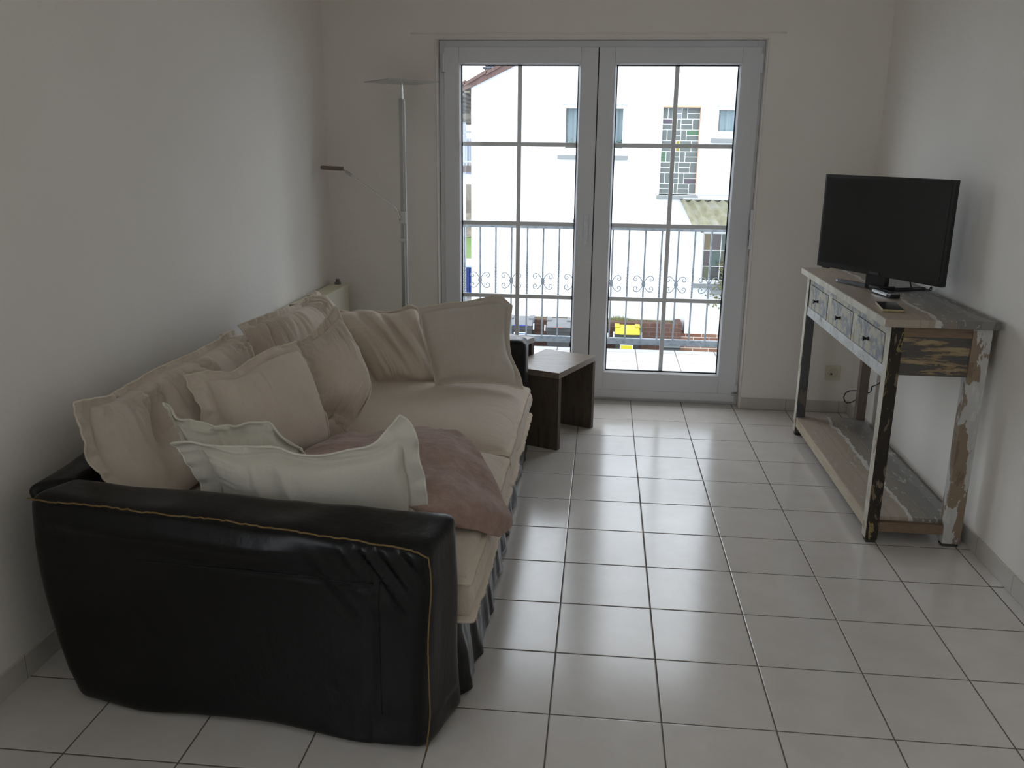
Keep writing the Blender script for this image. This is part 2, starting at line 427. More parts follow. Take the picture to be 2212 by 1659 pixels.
# roller shutter cover line in the plaster above the door and the raised plaster edge around the reveal
b = NB(); tube(b, [(-0.995+k*0.0672, YB-0.001, 2.071+0.0015*math.sin(k*1.3)) for k in range(31)], 0.0042, 6)
S('trim_1', b, WALL, True)
b = NB(); tube(b, [(-0.857, YB, 0.07), (-0.857, YB, 2.046)]+[(-0.85+k*0.0742, YB, 2.047+0.001*math.sin(k*1.9)) for k in range(1, 24)]+[(0.934, YB, 2.046), (0.934, YB, 0.07)], 0.0045, 6)
S('trim_2', b, WALL, True)

# ================================================================== DOUBLE BALCONY DOOR
door = empty('door_1', (0.04, 3.12, 0)); door['kind'] = 'structure'
b = NB(); Y0, Y1 = 3.092, 3.16
box(b, -0.853, -0.815, Y0, Y1, 0, 2.043, 0.003); box(b, 0.892, 0.931, Y0, Y1, 0, 2.043, 0.003)
box(b, -0.815, 0.892, Y0, Y1, 2.0, 2.043, 0.003); box(b, -0.815, 0.892, Y0, Y1, 0, 0.022, 0.003)
obj('door_frame', b, PVC, door)
def leaf(x0, x1, gx0, gx1, hinge_side):
    z0, z1, g0, g1 = 0.018, 2.010, 0.170, 1.929
    b = NB(); ya, yb = 3.078, 3.150
    box(b, x0, gx0, ya, yb, z0, z1, 0.004); box(b, gx1, x1, ya, yb, z0, z1, 0.004)
    box(b, gx0, gx1, ya+0.0005, yb, g1, z1, 0.004); box(b, gx0, gx1, ya+0.0005, yb, z0, g0, 0.004)
    box(b, x0+0.004, x1-0.004, ya-0.006, ya+0.002, z0+0.002, z0+0.05, 0.002)
    o = obj('door_leaf', b, PVC, door)
    # glazing bead, sloping towards the glass
    b = NB(); w_ = 0.011
    def ring(y, d): return [V((gx0+d, y, g0+d)), V((gx1-d, y, g0+d)), V((gx1-d, y, g1-d)), V((gx0+d, y, g1-d))]
    rs = [[b.verts.new(p) for p in ring(y, d)] for y, d in ((ya+0.004, -0.004), (ya+0.003, 0.002), (ya+0.018, w_), (ya+0.035, w_))]
    for A, B in zip(rs, rs[1:]):
        for k in range(4): b.faces.new((A[k], A[(k+1) % 4], B[(k+1) % 4], B[k]))
    obj('glazing_bead', b, PVC, o)
    b = NB(); i = w_; t = 0.006
    for (a0, a1, c0, c1) in ((gx0+i, gx0+i+t, g0+i, g1-i), (gx1-i-t, gx1-i, g0+i, g1-i), (gx0+i, gx1-i, g0+i, g0+i+t), (gx0+i, gx1-i, g1-i-t, g1-i)):
        box(b, a0, a1, ya+0.024, ya+0.036, c0, c1)
    obj('gasket', b, GASKET, o)
    b = NB(); box(b, gx0+0.008, gx1-0.008, ya+0.030, ya+0.034, g0+0.008, g1-0.008); obj('glass_pane', b, GLASS, o)
    xm = (gx0+gx1)/2
    b = NB(); box(b, xm-0.012, xm+0.012, ya+0.0385, ya+0.051, g0, g1, 0.002)
    for z in (1.49, 1.043, 0.613): box(b, gx0, gx1, ya+0.0390, ya+0.0505, z-0.012, z+0.012, 0.002)
    obj('glazing_bars', b, BAR, o)
    b = NB(); box(b, gx0+0.008, gx1-0.008, ya+0.058, ya+0.062, g0+0.008, g1-0.008); obj('glass_pane', b, GLASS, o)
    return o
L_ = leaf(-0.824, 0.036, -0.741, -0.057, -1)
R_ = leaf(0.0415, 0.916, 0.129, 0.813, 1)
b = NB(); box(b, 0.0365, 0.041, 3.086, 3.14, 0.02, 2.008); obj('seam', b, plain('dark_seam', srgb(70, 68, 66), 0.8), door)
# handle on the left leaf
b = NB(); box(b, -0.016, 0.012, 3.069, 3.078, 0.955, 1.105, 0.006, 3); 
hp = obj('handle_plate', b, PVC, L_)
b = NB(); cyl(b, (-0.002, 3.040, 1.06), 0.009, 0.032, 14, 'y'); box(b, -0.012, 0.008, 3.026, 3.042, 0.935, 1.072, 0.006, 3)
obj('handle', b, PVC, L_, smooth='auto')
for (x, L, zs) in ((-0.826, L_, (1.92, )), (0.918, R_, (1.92, 0.13))):
    for z in zs:
        b = NB(); cyl(b, (x, 3.072, z-0.045), 0.0075, 0.10 if z > 1 else 0.04, 12); box(b, x-0.012, x+0.012, 3.074, 3.084, z-0.045, z+0.05 if z > 1 else z, 0.002)
        obj('hinge', b, PVC, L, smooth='auto')
b = NB(); box(b, 0.895, 0.925, 3.064, 3.080, 0.060, 0.075, 0.003); box(b, 0.898, 0.912, 3.058, 3.07, 0.064, 0.072, 0.002); obj('corner_hinge', b, STEEL, R_)
# threshold
b = NB(); box(b, -0.855, 0.932, YB+0.08, YB+0.25, -0.05, 0.0); S('trim_3', b, SKIRT)
# shutter belt winder in the right reveal
b = NB(); box(b, 0.918, 0.932, 3.035, 3.058, 0.93, 1.15, 0.003)
o = obj('shutter_belt_winder', b, PVC); tag(o, 'slim white shutter belt cover fixed in the right door reveal', 'belt winder')
b = NB(); box(b, 0.9165, 0.919, 3.040, 3.052, 0.95, 1.04); obj('slot', b, GASKET, o)

# wall socket with black hole
b = NB(); box(b, 1.405, 1.488, YB-0.010, YB-0.0005, 0.195, 0.280, 0.004)
o = obj('wall_socket', b, plain('ivory_plastic', srgb(218, 213, 194), 0.4)); tag(o, 'square ivory wall socket low on the back wall behind the console table', 'socket')
b = NB(); tube(b, [(1.4465, YB-0.0100, 0.2375), (1.4465, YB-0.0125, 0.2375)], 0.030, 24); obj('socket_ring', b, plain('ivory_ring', srgb(210, 204, 184), 0.4), o)
b = NB(); tube(b, [(1.437, YB-0.0127, 0.232), (1.437, YB-0.0145, 0.232)], 0.006, 12); obj('socket_hole', b, GASKET, o)

# ================================================================== RADIATOR
CREAM = plain('cream_enamel', srgb(226, 220, 198), 0.4)
rad = empty('radiator', (-1.43, 2.5, 0.14), 'cream panel radiator on the left wall beyond the sofa', 'radiator')
b = NB(); y0, y1, z0, z1 = 2.10, 2.93, 0.14, 0.69
N = 60; prof = []
x = -1.378
A = []; 
for k in range(N+1):
    t = k/N; y = y0+(y1-y0)*t; dx = 0.004*(abs(math.sin(t*math.pi*17)))**0.6
    A.append((b.verts.new((x+dx, y, z0)), b.verts.new((x+dx, y, z1-0.03)), b.verts.new((x, y, z1)), b.verts.new((x-0.012, y, z0))))
for a, c in zip(A, A[1:]):
    b.faces.new((a[0], c[0], c[1], a[1])); b.faces.new((a[1], c[1], c[2], a[2])); b.faces.new((a[3], c[3], c[0], a[0]))
obj('front_panel', b, CREAM, rad, smooth='auto')
b = NB(); box(b, -1.475, -1.379, y0, y1, z1-0.006, z1, 0.002)
for k in range(26):
    yy = y0+0.02+k*(y1-y0-0.04)/25
    box(b, -1.470, -1.385, yy-0.004, yy+0.004, z1, z1+0.0015)
obj('top_grille', b, CREAM, rad)
for yy in (y0, y1-0.004): b = NB(); box(b, -1.475, -1.378, yy, yy+0.004, z0, z1-0.007, 0.0015); obj('side_panel', b, CREAM, rad)
b = NB(); box(b, -1.482, -1.470, y0, y1, z0, z1-0.008); box(b, -1.495, -1.482, y0+0.1, y0+0.13, 0.3, 0.6); box(b, -1.495, -1.482, y1-0.13, y1-0.1, 0.3, 0.6); obj('back_panel', b, CREAM, rad)
b = NB(); cyl(b, (-1.43, 2.895, z1), 0.018, 0.014, 14); cyl(b, (-1.43, 2.895, z1+0.014), 0.011, 0.018, 12); cyl(b, (-1.43, 2.885, z1+0.022), 0.005, 0.03, 8, 'y'); obj('valve', b, plain('grey_valve', srgb(120, 118, 116), 0.4, 0.3), rad, smooth='auto')
b = NB(); cyl(b, (-1.43, 2.125, z1), 0.014, 0.016, 12); obj('air_vent', b, plain('grey_vent', srgb(120, 118, 116), 0.4, 0.3), rad, smooth='auto')
b = NB(); b.free()
for yy in (2.90, 2.86): b = NB(); tube(b, [(-1.43, yy, 0.14), (-1.43, yy, 0.0)], 0.009, 10); obj('pipe', b, CREAM, rad, smooth='auto')

# ================================================================== FLOOR LAMP
lamp = empty('floor_lamp', (-1.015, 2.8, 0), 'tall slim steel floor lamp with flat square head and side reading arm', 'lamp')
b = NB(); cyl(b, (-1.015, 2.80, 0), 0.135, 0.018, 48); cyl(b, (-1.015, 2.80, 0.018), 0.03, 0.02, 24, r2=0.018); obj('base', b, STEEL, lamp, smooth='auto')
b = NB()
P = []
pole = [(-1.020, 2.80, 0.03), (-1.012, 2.80, 1.72)]
tube(b, pole, 0.0125, 4)
obj('pole', b, M('pole_metal', (0.42, 0.42, 0.40, 1), 0.45, 0.6).m, lamp)
b = NB(); tube(b, [(-0.9985, 2.797, 0.03), (-0.994, 2.797, 1.715)], 0.0065, 10); obj('lit_side_rod', b, M('lit_pole_metal', (0.66, 0.66, 0.64, 1), 0.5, 0.2).m, lamp, smooth='auto')  # paler rod stands for the window-lit side of the pole
b = NB(); cyl(b, (-1.004, 2.80, 1.715), 0.0065, 0.06, 12); cyl(b, (-1.004, 2.80, 1.772), 0.0045, 0.028, 12); obj('neck', b, CHROME, lamp, smooth='auto')
b = NB(); cyl(b, (-1.004, 2.80, 1.762), 0.0062, 0.008, 12); obj('joint', b, GASKET, lamp, smooth='auto')
# thin square head
b = NB(); box(b, -1.004-0.152, -1.004+0.152, 2.80-0.152, 2.80+0.152, 1.800, 1.806, 0.002, rotz=math.radians(38), piv=(-0.985, 2.80, 0))
hd = obj('lamp_head', b, M('lamp_plate', (0.55, 0.55, 0.52, 1), 0.35, 0.5).m, lamp)
b = NB(); box(b, -1.004-0.11, -1.004+0.11, 2.69, 2.91, 1.8065, 1.8105, 0.001, rotz=math.radians(38), piv=(-0.985, 2.80, 0)); obj('diffuser', b, plain('lamp_diffuser', srgb(225, 222, 210), 0.4), hd)
CLM = M('clamp_metal', (0.6, 0.6, 0.58, 1), 0.35, 0.6).m
b = NB(); box(b, -1.032, -0.994, 2.785, 2.815, 1.055, 1.125, 0.004); obj('clamp', b, CLM, lamp)
b = NB(); box(b, -1.034, -0.990, 2.786, 2.814, 0.955, 0.975, 0.004); obj('collar', b, CLM, lamp)
ap = catmull([(-1.025, 2.782, 1.075), (-1.030, 2.780, 1.10), (-1.045, 2.78, 1.140), (-1.085, 2.78, 1.172), (-1.193, 2.78, 1.246), (-1.295, 2.78, 1.316), (-1.335, 2.78, 1.343)], 40)
b = NB(); tube(b, ap, 0.0042, 10); obj('reading_arm', b, CHROME, lamp, smooth=True)
b = NB(); tube(b, [(-1.292, 2.78, 1.314), (-1.322, 2.78, 1.334)], 0.0075, 12)
obj('arm_sleeve', b, STEEL, lamp, smooth='auto')
b = NB(); c = V((-1.395, 2.78, 1.352)); M4 = Matrix.Translation(c)@Matrix.Rotation(math.radians(3), 4, 'Y')@Matrix.Rotation(math.radians(8), 4, 'Z')
box(b, -0.062, 0.056, -0.028, 0.028, -0.010, 0.010, 0.004, M4=M4)
rh = obj('reading_head', b, M('bronze_metal', srgb(110, 96, 88), 0.4, 0.4).m, lamp)
b = NB(); box(b, -0.066, -0.0605, -0.024, 0.024, -0.007, 0.007, 0.002, M4=M4); box(b, -0.05, 0.045, -0.02, 0.02, -0.0125, -0.0101, 0.0, M4=M4); obj('reading_lens', b, plain('lens', srgb(205, 205, 200), 0.3), rh)

# ================================================================== SIDE TABLES (waterfall stools)
WOODD = m_wood('dark_rough_mango_wood', srgb(80, 70, 62), srgb(98, 87, 77), srgb(66, 58, 52), (14, 2, 2), 3.0)
WOODT = m_wood('planed_mango_top', srgb(126, 112, 98), srgb(148, 133, 117), srgb(108, 95, 83), (1.5, 16, 8), 3.0, 0.34, 0.5)
def waterfall(name, P0, P1, depth, h, th, label):
    "P0 -> P1: bottom line of the open near face; panels run back to the left"
    P0 = V((*P0, 0)); P1 = V((*P1, 0)); ex = (P1-P0).normalized(); ey = V((-ex.y, ex.x, 0)); Wd = (P1-P0).length
    M4 = Matrix(((ex.x, ey.x, 0, P0.x), (ex.y, ey.y, 0, P0.y), (0, 0, 1, 0), (0, 0, 0, 1)))
    t = empty(name, tuple(P0+ex*Wd/2+ey*depth/2), label, 'side table')
    b = NB(); box(b, 0, Wd, 0, depth, h-th, h, 0.002, M4=M4); obj('tabletop', b, WOODT, t)
    for x in (0, Wd-th):
        b = NB(); box(b, x, x+th, 0.0005, depth-0.0005, 0, h-th-0.0003, 0.002, M4=M4); obj('side_panel', b, WOODD, t)
    return t
waterfall('side_table', (-0.092, 2.122), (0.083, 2.530), 0.30, 0.403, 0.030, 'low dark wood waterfall side table at the end of the sofa, open towards the room')
waterfall('side_table', (-0.410, 2.225), (-0.253, 2.593), 0.30, 0.48, 0.030, 'taller dark wood side table mostly hidden behind the far sofa arm')

# ================================================================== SOFA
sofa = empty('sofa', (-0.85, 0.95, 0), 'black leather slipcovered sofa with beige linen seat cushions along the left wall', 'sofa')
def crease(amp, f=6.0, seed=0.0, st=(1, 1, 1)):
    def d(P, u, v, w_):
        q = V((P.x*f*st[0]+seed, P.y*f*st[1], P.z*f*st[2]))
        return V((nz(q.x, q.y, q.z), nz(q.x+9, q.y+3, q.z), nz(q.x+4, q.y, q.z+7)*0.7))*amp
    return d
b = NB(); rbox(b, c8box(-1.33, -0.275, -0.02, 1.93, 0.02, 0.27), 0.03, (10, 16, 4)); obj('seat_base', b, LEATHER, sofa, smooth=True)
b = NB()
cb = [[[(-1.27, 0.03, 0.0), (-1.400, -0.055, 0.606)], [(-1.44, 2.03, 0.0), (-1.465, 2.05, 0.60)]], [[(-1.20, 0.05, 0.0), (-1.30, 0.05, 0.60)], [(-1.27, 1.98, 0.0), (-1.28, 1.98, 0.60)]]]
rbox(b, cb, 0.03, (6, 24, 10), crease(0.010, 5)); obj('backrest', b, LEATHER, sofa, smooth=True)
# near arm: leaning outer face, top edge falling towards the front
def arm_disp(P, u, v, w_):
    d = crease(0.007, 5, 2.0, (1, 1, 0.7))(P, u, v, w_)
    if v < 0.3:
        # sag of the cover, tight crease near the front top corner, panel line
        d += V((0, -0.012*math.sin(math.pi*min(1, max(0, w_)))*(0.5+nz(P.x*3, 1.5, P.z*2)), 0))
        k = math.exp(-((u-0.88)**2/0.012+(w_-0.86)**2/0.02))
        d += V((0, 0.022*k*nz(P.x*30+P.z*22, 4.4, P.z*4)*2, 0))
        d += V((0, -0.016*math.exp(-((w_-0.90)/0.045)**2)*(1 if u < 0.62 else max(0, 1-(u-0.62)/0.15))*min(1, u/0.12), 0))
        s = abs((w_-0.80)-0.0)
        d += V((0, 0.005*math.exp(-(s/0.012)**2)*(1 if 0.35 < u < 0.86 else 0), 0))
        s2 = abs(u-0.865)
        d += V((0, 0.004*math.exp(-(s2/0.006)**2)*(1 if w_ < 0.80 else 0), 0))
    if u < 0.15: d += V((-0.026*math.sin(math.pi*min(1, max(0, w_)))**0.7*(1-u/0.15), 0, 0))
    if w_ > 0.6: d += V((0, 0, 0.005*nz(P.x*9, P.y*9, 2)))
    if w_ < 0.15: d += V((0.01*nz(P.x*4, P.y*9, 7), -0.020*nz(P.x*3.3, 6.1)*(1-w_/0.15), 0.0))
    return d
ca = [[[(-1.285, -0.100, 0.002), (-1.352, -0.095, 0.604)], [(-1.275, 0.03, 0.002), (-1.300, 0.035, 0.606)]],
      [[(-0.298, -0.198, 0.002), (-0.285, -0.193, 0.556)], [(-0.232, 0.02, 0.002), (-0.243, 0.0, 0.583)]]]
b = NB(); rbox(b, ca, 0.028, (84, 6, 52), arm_disp); arm1 = obj('armrest', b, LEATHER, sofa, smooth=True)
def seam_path(pts, jit, n): 
    return [p+V((0, -0.003+jit*nz(k*0.55, 1.1), jit*nz(k*0.7, 5.5))) for k, p in enumerate(catmull(pts, n))]
b = NB()
tube(b, seam_path([(-1.338,-0.106,0.598),(-1.277,-0.113,0.597),(-1.143,-0.124,0.598),(-0.975,-0.137,0.591),(-0.826,-0.150,0.590),(-0.702,-0.160,0.583),(-0.611,-0.168,0.579),(-0.477,-0.180,0.570),(-0.353,-0.192,0.562),(-0.314,-0.196,0.557),(-0.284,-0.202,0.545)], 0.004, 110), 0.0024, 5)
tube(b, seam_path([(-0.284,-0.202,0.545),(-0.279,-0.204,0.52),(-0.277,-0.204,0.459),(-0.286,-0.206,0.323),(-0.284,-0.208,0.184),(-0.284,-0.208,0.113),(-0.296,-0.206,0.015)], 0.005, 70), 0.0022, 5)
obj('seam_edge', b, RAWEDGE, arm1, smooth=True)
from mathutils.bvhtree import BVHTree
bt = BVHTree.FromPolygons([v.co+wloc(arm1) for v in arm1.data.vertices], [tuple(p.vertices) for p in arm1.data.polygons])
def on_arm(x, z):
    h = bt.ray_cast(V((x, -0.6, z)), V((0, 1, 0)))[0]; return (h if h else V((x, -0.15, z)))+V((0, -0.0005, 0))
b = NB()
tube(b, [on_arm(x, z) for x, z in [(-1.062+0.0065*k*0.98, 0.454+0.000045*k+0.0015*nz(k*0.2, 3)) for k in range(101)]], 0.0016, 5)
tube(b, [on_arm(-0.410+0.0012*nz(k*0.2, 8), 0.458-0.0036*k) for k in range(101)], 0.0016, 5)
obj('panel_seam', b, LEATHER, arm1, smooth=True)
cf = [[[(-1.36, 1.915, 0.002), (-1.40, 1.915, 0.612)], [(-1.36, 2.05, 0.002), (-1.40, 2.065, 0.612)]],
      [[(-0.24, 1.93, 0.002), (-0.245, 1.93, 0.600)], [(-0.235, 2.06, 0.002), (-0.238, 2.06, 0.605)]]]
b = NB(); rbox(b, cf, 0.035, (20, 6, 16), crease(0.006, 6, 5.0)); arm2 = obj('armrest', b, LEATHER, sofa, smooth=True)
# front skirt with folds and loose flaps
def skirt(y0, y1, n, seed, flare, zt=0.29):
    b = NB(); m = 14; R1 = []; R2 = []
    for i in range(n):
        t = i/(n-1); y = y0+(y1-y0)*t; c1 = []; c2 = []
        for j in range(m):
            s = j/(m-1); z = zt*(1-s)+0.006*s+0.010*s*nz(y*5, seed)
            f = (0.026*nz(y*6.5+seed, 2.2)+0.014*nz(y*15, seed)+0.012*abs(math.sin(y*9+seed)))*s**0.8
            e_ = min(1, (y-y0)/0.05); x = -0.262+(flare*s+f+0.006*nz(y*20, z*14, seed))*e_
            c1.append(b.verts.new((x, y, z))); c2.append(b.verts.new((x-0.004, y, z)))
        R1.append(c1); R2.append(c2)
    for R, fl in ((R1, 0), (R2, 1)):
        for i in range(n-1):
            for j in range(m-1):
                q = (R[i][j], R[i+1][j], R[i+1][j+1], R[i][j+1]); b.faces.new(q if not fl else q[::-1])
    for i in range(n-1): b.faces.new((R1[i][-1], R1[i+1][-1], R2[i+1][-1], R2[i][-1])); b.faces.new((R1[i][0], R2[i][0], R2[i+1][0], R1[i+1][0]))
    for j in range(m-1): b.faces.new((R1[0][j], R1[0][j+1], R2[0][j+1], R2[0][j])); b.faces.new((R1[-1][j], R2[-1][j], R2[-1][j+1], R1[-1][j+1]))
    return b
obj('skirt', skirt(0.03, 0.98, 90, 1.3, 0.030), LEATHER, sofa, smooth=True)
obj('skirt', skirt(0.96, 1.94, 90, 4.9, 0.018), LEATHER, sofa, smooth=True)
# seat cushions: box cushions with flanged seams above and below
def seat(y0, y1, seed, zb=0.262, zt=0.385, crown=0.085, label=None, xf=-0.228):
    nu, nv = 90, 80; x0 = -1.29; b = NB(); rows = []
    import_n = 10
    prof = []
    # top grid including rounded shoulders, then the side band
    def top(u, v):
        x = x0+(xf-x0)*u; y = y0+(y1-y0)*v
        hu = 1-abs(2*u-1)**3.2; hv = 1-abs(2*v-1)**3.0
        h = max(0, hu*hv)**0.5
        z = zt+crown*h+0.006*fbm(V((x*4, y*4, seed)), 2)*h
        eu = 1-u; L = (xf-x0)*eu
        z += 0.013*(0.3-abs(nz(y*30+seed, L*5))*1.6)*max(0, 0.4+1.6*nz(y*5, seed))*math.exp(-L/0.07)*min(1, L/0.01+0.1)
        ev = min(v, 1-v)*(y1-y0); z += 0.006*nz(x*26+seed, ev*5)*math.exp(-ev/0.05)*min(1, ev/0.01)
        return V((x+0.008*nz(y*5, z*3, seed)*(u > 0.97), y, z))
    G = [[b.verts.new(top(i/(nu-1), j/(nv-1))) for i in range(nu)] for j in range(nv)]
    for j in range(nv-1):
        for i in range(nu-1): b.faces.new((G[j][i], G[j][i+1], G[j+1][i+1], G[j+1][i]))
    per = [G[0][i] for i in range(nu)]+[G[j][-1] for j in range(1, nv)]+[G[-1][i] for i in range(nu-2, -1, -1)]+[G[j][0] for j in range(nv-2, 0, -1)]
    n = len(per); cx, cy_ = (x0+xf)/2, (y0+y1)/2; prev = per; rings = [per]
    for k in range(1, 9):
        t = k/8; ring = []
        for q, v0 in enumerate(per):
            c = v0.co; dx = 1 if c.x > xf-0.03 else 0
            out = 0.014*math.sin(math.pi*t)+0.008*t
            wv = 0.005*nz(c.y*26, t*2, seed)+0.008*nz(c.y*7, t*2, seed)
            x = c.x+((out+wv) if dx else 0); 
            y = c.y+(0.010*math.sin(math.pi*t)*(1 if c.y > cy_ else -1) if (abs(c.y-y0) < 1e-3 or abs(c.y-y1) < 1e-3) else 0)
            ring.append(b.verts.new((x, y, c.z+(zb-c.z)*t)))
        rings.append(ring)
    for A, B in zip(rings, rings[1:]):
        for q in range(n): b.faces.new((A[q], B[q], B[(q+1) % n], A[(q+1) % n]))
    b.faces.new(rings[-1][::-1])
    edgeT = [v.co.copy() for v in rings[0]]; edgeB = [v.co.copy() for v in rings[-1]]
    o = obj('seat_cushion', b, LINEN, sofa, smooth=True)
    # flange ribbons, frayed and gathered
    def ribbon(E, drop, wd, sd):
        bb = NB(); R = []
        for q, c in enumerate(E):
            a = E[(q-1) % n]; d = E[(q+1) % n]; t = (d-a); t.z = 0
            nrm = V((t.y, -t.x, 0)).normalized() if t.length > 1e-9 else V((1, 0, 0))
            if nrm.dot(c-V((cx, cy_, c.z))) < 0: nrm = -nrm
            wv = 0.006*nz(q*0.9, sd)+0.004*nz(q*0.23, sd+4)
            R.append((bb.verts.new(c-nrm*0.004+V((0, 0, 0.002))), bb.verts.new(c+nrm*(wd*0.6)+V((0, 0, drop*0.4+wv))), bb.verts.new(c+nrm*(wd*0.8+wv*0.6)+V((0, 0, drop+wv*1.2))), bb.verts.new(c-nrm*0.004+V((0, 0, -0.002)))))
        for q in range(n):
            A, B = R[q], R[(q+1) % n]
            for k in range(3): bb.faces.new((A[k], A[k+1], B[k+1], B[k]))
        return bb
    obj('seam_flange', ribbon(edgeT, -0.012, 0.022, seed), PIPE, o, smooth=True)
    obj('seam_flange', ribbon(edgeB, -0.010, 0.026, seed+8), PIPE, o, smooth=True)
seat(0.995, 1.905, 3.3)
seat(0.03, 0.975, 8.1, zt=0.372, crown=0.09)

# ================================================================== CUSHIONS ON THE SOFA (outline curves in metres)
P1 = dict(
  top=[(-1.303,0.090,0.800), (-1.299,0.226,0.775), (-1.332,0.361,0.760), (-1.301,0.497,0.784), (-1.258,0.633,0.799), (-1.240,0.769,0.808), (-1.222,0.904,0.828), (-1.253,1.040,0.788)],
  bottom=[(-1.15,0.1,0.43), (-1.13,0.55,0.43), (-1.13,1.02,0.43)],
  left=[(-1.15,0.1,0.43), (-1.227,0.100,0.539), (-1.282,0.097,0.623), (-1.306,0.093,0.717), (-1.303,0.090,0.800)],
  right=[(-1.13,1.02,0.43), (-1.2,1.03,0.62), (-1.253,1.040,0.788)],
)
P2 = dict(
  top=[(-1.261,1.100,0.815), (-1.219,1.252,0.824), (-1.189,1.404,0.825), (-1.172,1.556,0.825), (-1.174,1.708,0.844), (-1.189,1.860,0.811)],
  bottom=[(-1.12,1.08,0.43), (-1.03,1.45,0.43), (-1,1.84,0.43)],
  left=[(-1.12,1.08,0.43), (-1.2,1.09,0.6), (-1.261,1.100,0.815)],
  right=[(-1,1.84,0.43), (-1.09,1.85,0.62), (-1.189,1.860,0.811)],
)
P3 = dict(
  top=[(-1.181,0.470,0.781), (-1.140,0.510,0.783), (-1.080,0.580,0.767), (-1.041,0.660,0.792), (-1.006,0.760,0.807), (-0.953,0.840,0.814)],
  bottom=[(-1.02,0.34,0.45), (-0.92,0.52,0.44), (-0.812,0.740,0.467)],
  left=[(-1.02,0.34,0.45), (-1.114,0.420,0.678), (-1.181,0.470,0.781)],
  right=[(-0.812,0.740,0.467), (-0.841,0.765,0.568), (-0.892,0.800,0.698), (-0.953,0.840,0.814)],
)
P4 = dict(
  top=[(-1.082,1.000,0.757), (-1.033,1.060,0.763), (-0.983,1.130,0.791), (-0.931,1.220,0.871)],
  bottom=[(-0.98,0.84,0.47), (-0.886,0.900,0.516), (-0.833,0.920,0.494), (-0.815,0.930,0.458)],
  left=[(-0.98,0.84,0.47), (-1.013,0.930,0.616), (-1.082,1.000,0.757)],
  right=[(-0.815,0.930,0.458), (-0.749,0.970,0.559), (-0.746,1.030,0.624), (-0.826,1.130,0.742), (-0.927,1.220,0.871)],
)
P5 = dict(
  top=[(-1.153,1.740,0.751), (-1.070,1.770,0.748), (-0.966,1.800,0.755), (-0.859,1.800,0.743), (-0.766,1.820,0.770), (-0.724,1.820,0.758)],
  bottom=[(-0.871,1.600,0.441), (-0.770,1.620,0.465), (-0.692,1.640,0.444), (-0.606,1.660,0.448)],
  left=[(-0.871,1.600,0.441), (-0.981,1.660,0.577), (-1.153,1.740,0.751)],
  right=[(-0.606,1.660,0.448), (-0.657,1.740,0.580), (-0.724,1.820,0.758)],
)
P6 = dict(
  top=[(-0.711,1.740,0.777), (-0.599,1.780,0.794), (-0.488,1.810,0.805), (-0.392,1.830,0.825), (-0.345,1.840,0.821), (-0.300,1.840,0.784)],
  bottom=[(-0.603,1.580,0.470), (-0.488,1.600,0.481), (-0.349,1.630,0.475), (-0.227,1.660,0.446)],
  left=[(-0.603,1.580,0.470), (-0.650,1.650,0.601), (-0.711,1.740,0.777)],
  right=[(-0.227,1.660,0.446), (-0.258,1.700,0.519), (-0.295,1.750,0.580), (-0.308,1.800,0.675), (-0.300,1.840,0.784)],
)
P7 = dict(
  top=[(-1.056,0.100,0.685), (-1.000,0.106,0.696), (-0.951,0.112,0.688), (-0.886,0.118,0.676), (-0.788,0.124,0.686), (-0.721,0.130,0.667), (-0.668,0.136,0.662), (-0.587,0.142,0.674), (-0.510,0.148,0.692), (-0.469,0.154,0.727), (-0.429,0.160,0.780)],
  bottom=[(-1,0.13,0.44), (-0.7,0.16,0.44), (-0.385,0.2,0.44)],
  left=[(-1,0.13,0.44), (-0.983,0.120,0.543), (-1.000,0.113,0.603), (-1.031,0.107,0.658), (-1.056,0.100,0.685)],
  right=[(-0.385,0.2,0.44), (-0.366,0.190,0.497), (-0.372,0.183,0.598), (-0.384,0.175,0.658), (-0.389,0.167,0.727), (-0.429,0.160,0.780)],
)
P8 = dict(
  top=[(-1.128,0.220,0.763), (-1.107,0.235,0.728), (-1.080,0.250,0.701), (-1.024,0.265,0.687), (-0.969,0.280,0.684), (-0.915,0.295,0.692), (-0.860,0.310,0.684), (-0.831,0.325,0.655), (-0.773,0.340,0.599)],
  bottom=[(-1,0.26,0.45), (-0.85,0.3,0.44), (-0.72,0.36,0.44)],
  left=[(-1,0.26,0.45), (-1.084,0.240,0.636), (-1.108,0.230,0.699), (-1.128,0.220,0.763)],
  right=[(-0.72,0.36,0.44), (-0.753,0.350,0.540), (-0.773,0.340,0.599)],
)
BL = dict(
  top=[(-0.810,0.840,0.467), (-0.706,0.860,0.470), (-0.594,0.890,0.467), (-0.492,0.930,0.472), (-0.407,0.930,0.476)],
  bottom=[(-0.84,0.3,0.49), (-0.6,0.26,0.52), (-0.350,0.160,0.493), (-0.266,0.200,0.448), (-0.216,0.270,0.400), (-0.178,0.330,0.357)],
  left=[(-0.84,0.3,0.49), (-0.85,0.5,0.5), (-0.810,0.840,0.467)],
  right=[(-0.178,0.330,0.357), (-0.146,0.420,0.363), (-0.186,0.520,0.380), (-0.240,0.640,0.433), (-0.320,0.800,0.470), (-0.407,0.930,0.476)],
)
BG = 'back cushions of the sofa'; TG = 'loose square cushions on the sofa'
cushion('back_cushion', P1, LINEN, PIPE, 'long beige linen back cushion against the left wall beside the near black arm', 'cushion', BG, T=0.095, TB=0.05, flange=(0.02, 0.02, 0.05, 0.012), ruffle=0.005, front=(1, -0.3, 0.3),
        wr=(0.026, 0.003, 0.0, 0.006), folds=0.006, fdir=1.0, ffreq=4, wave=0.008, seed=1.2, nu=120, nv=80,
        foldf=lambda u, v: -0.075*math.exp(-((u-0.34+0.25*(0.75-v))**2/0.0035+(v-0.62)**2/0.06)))
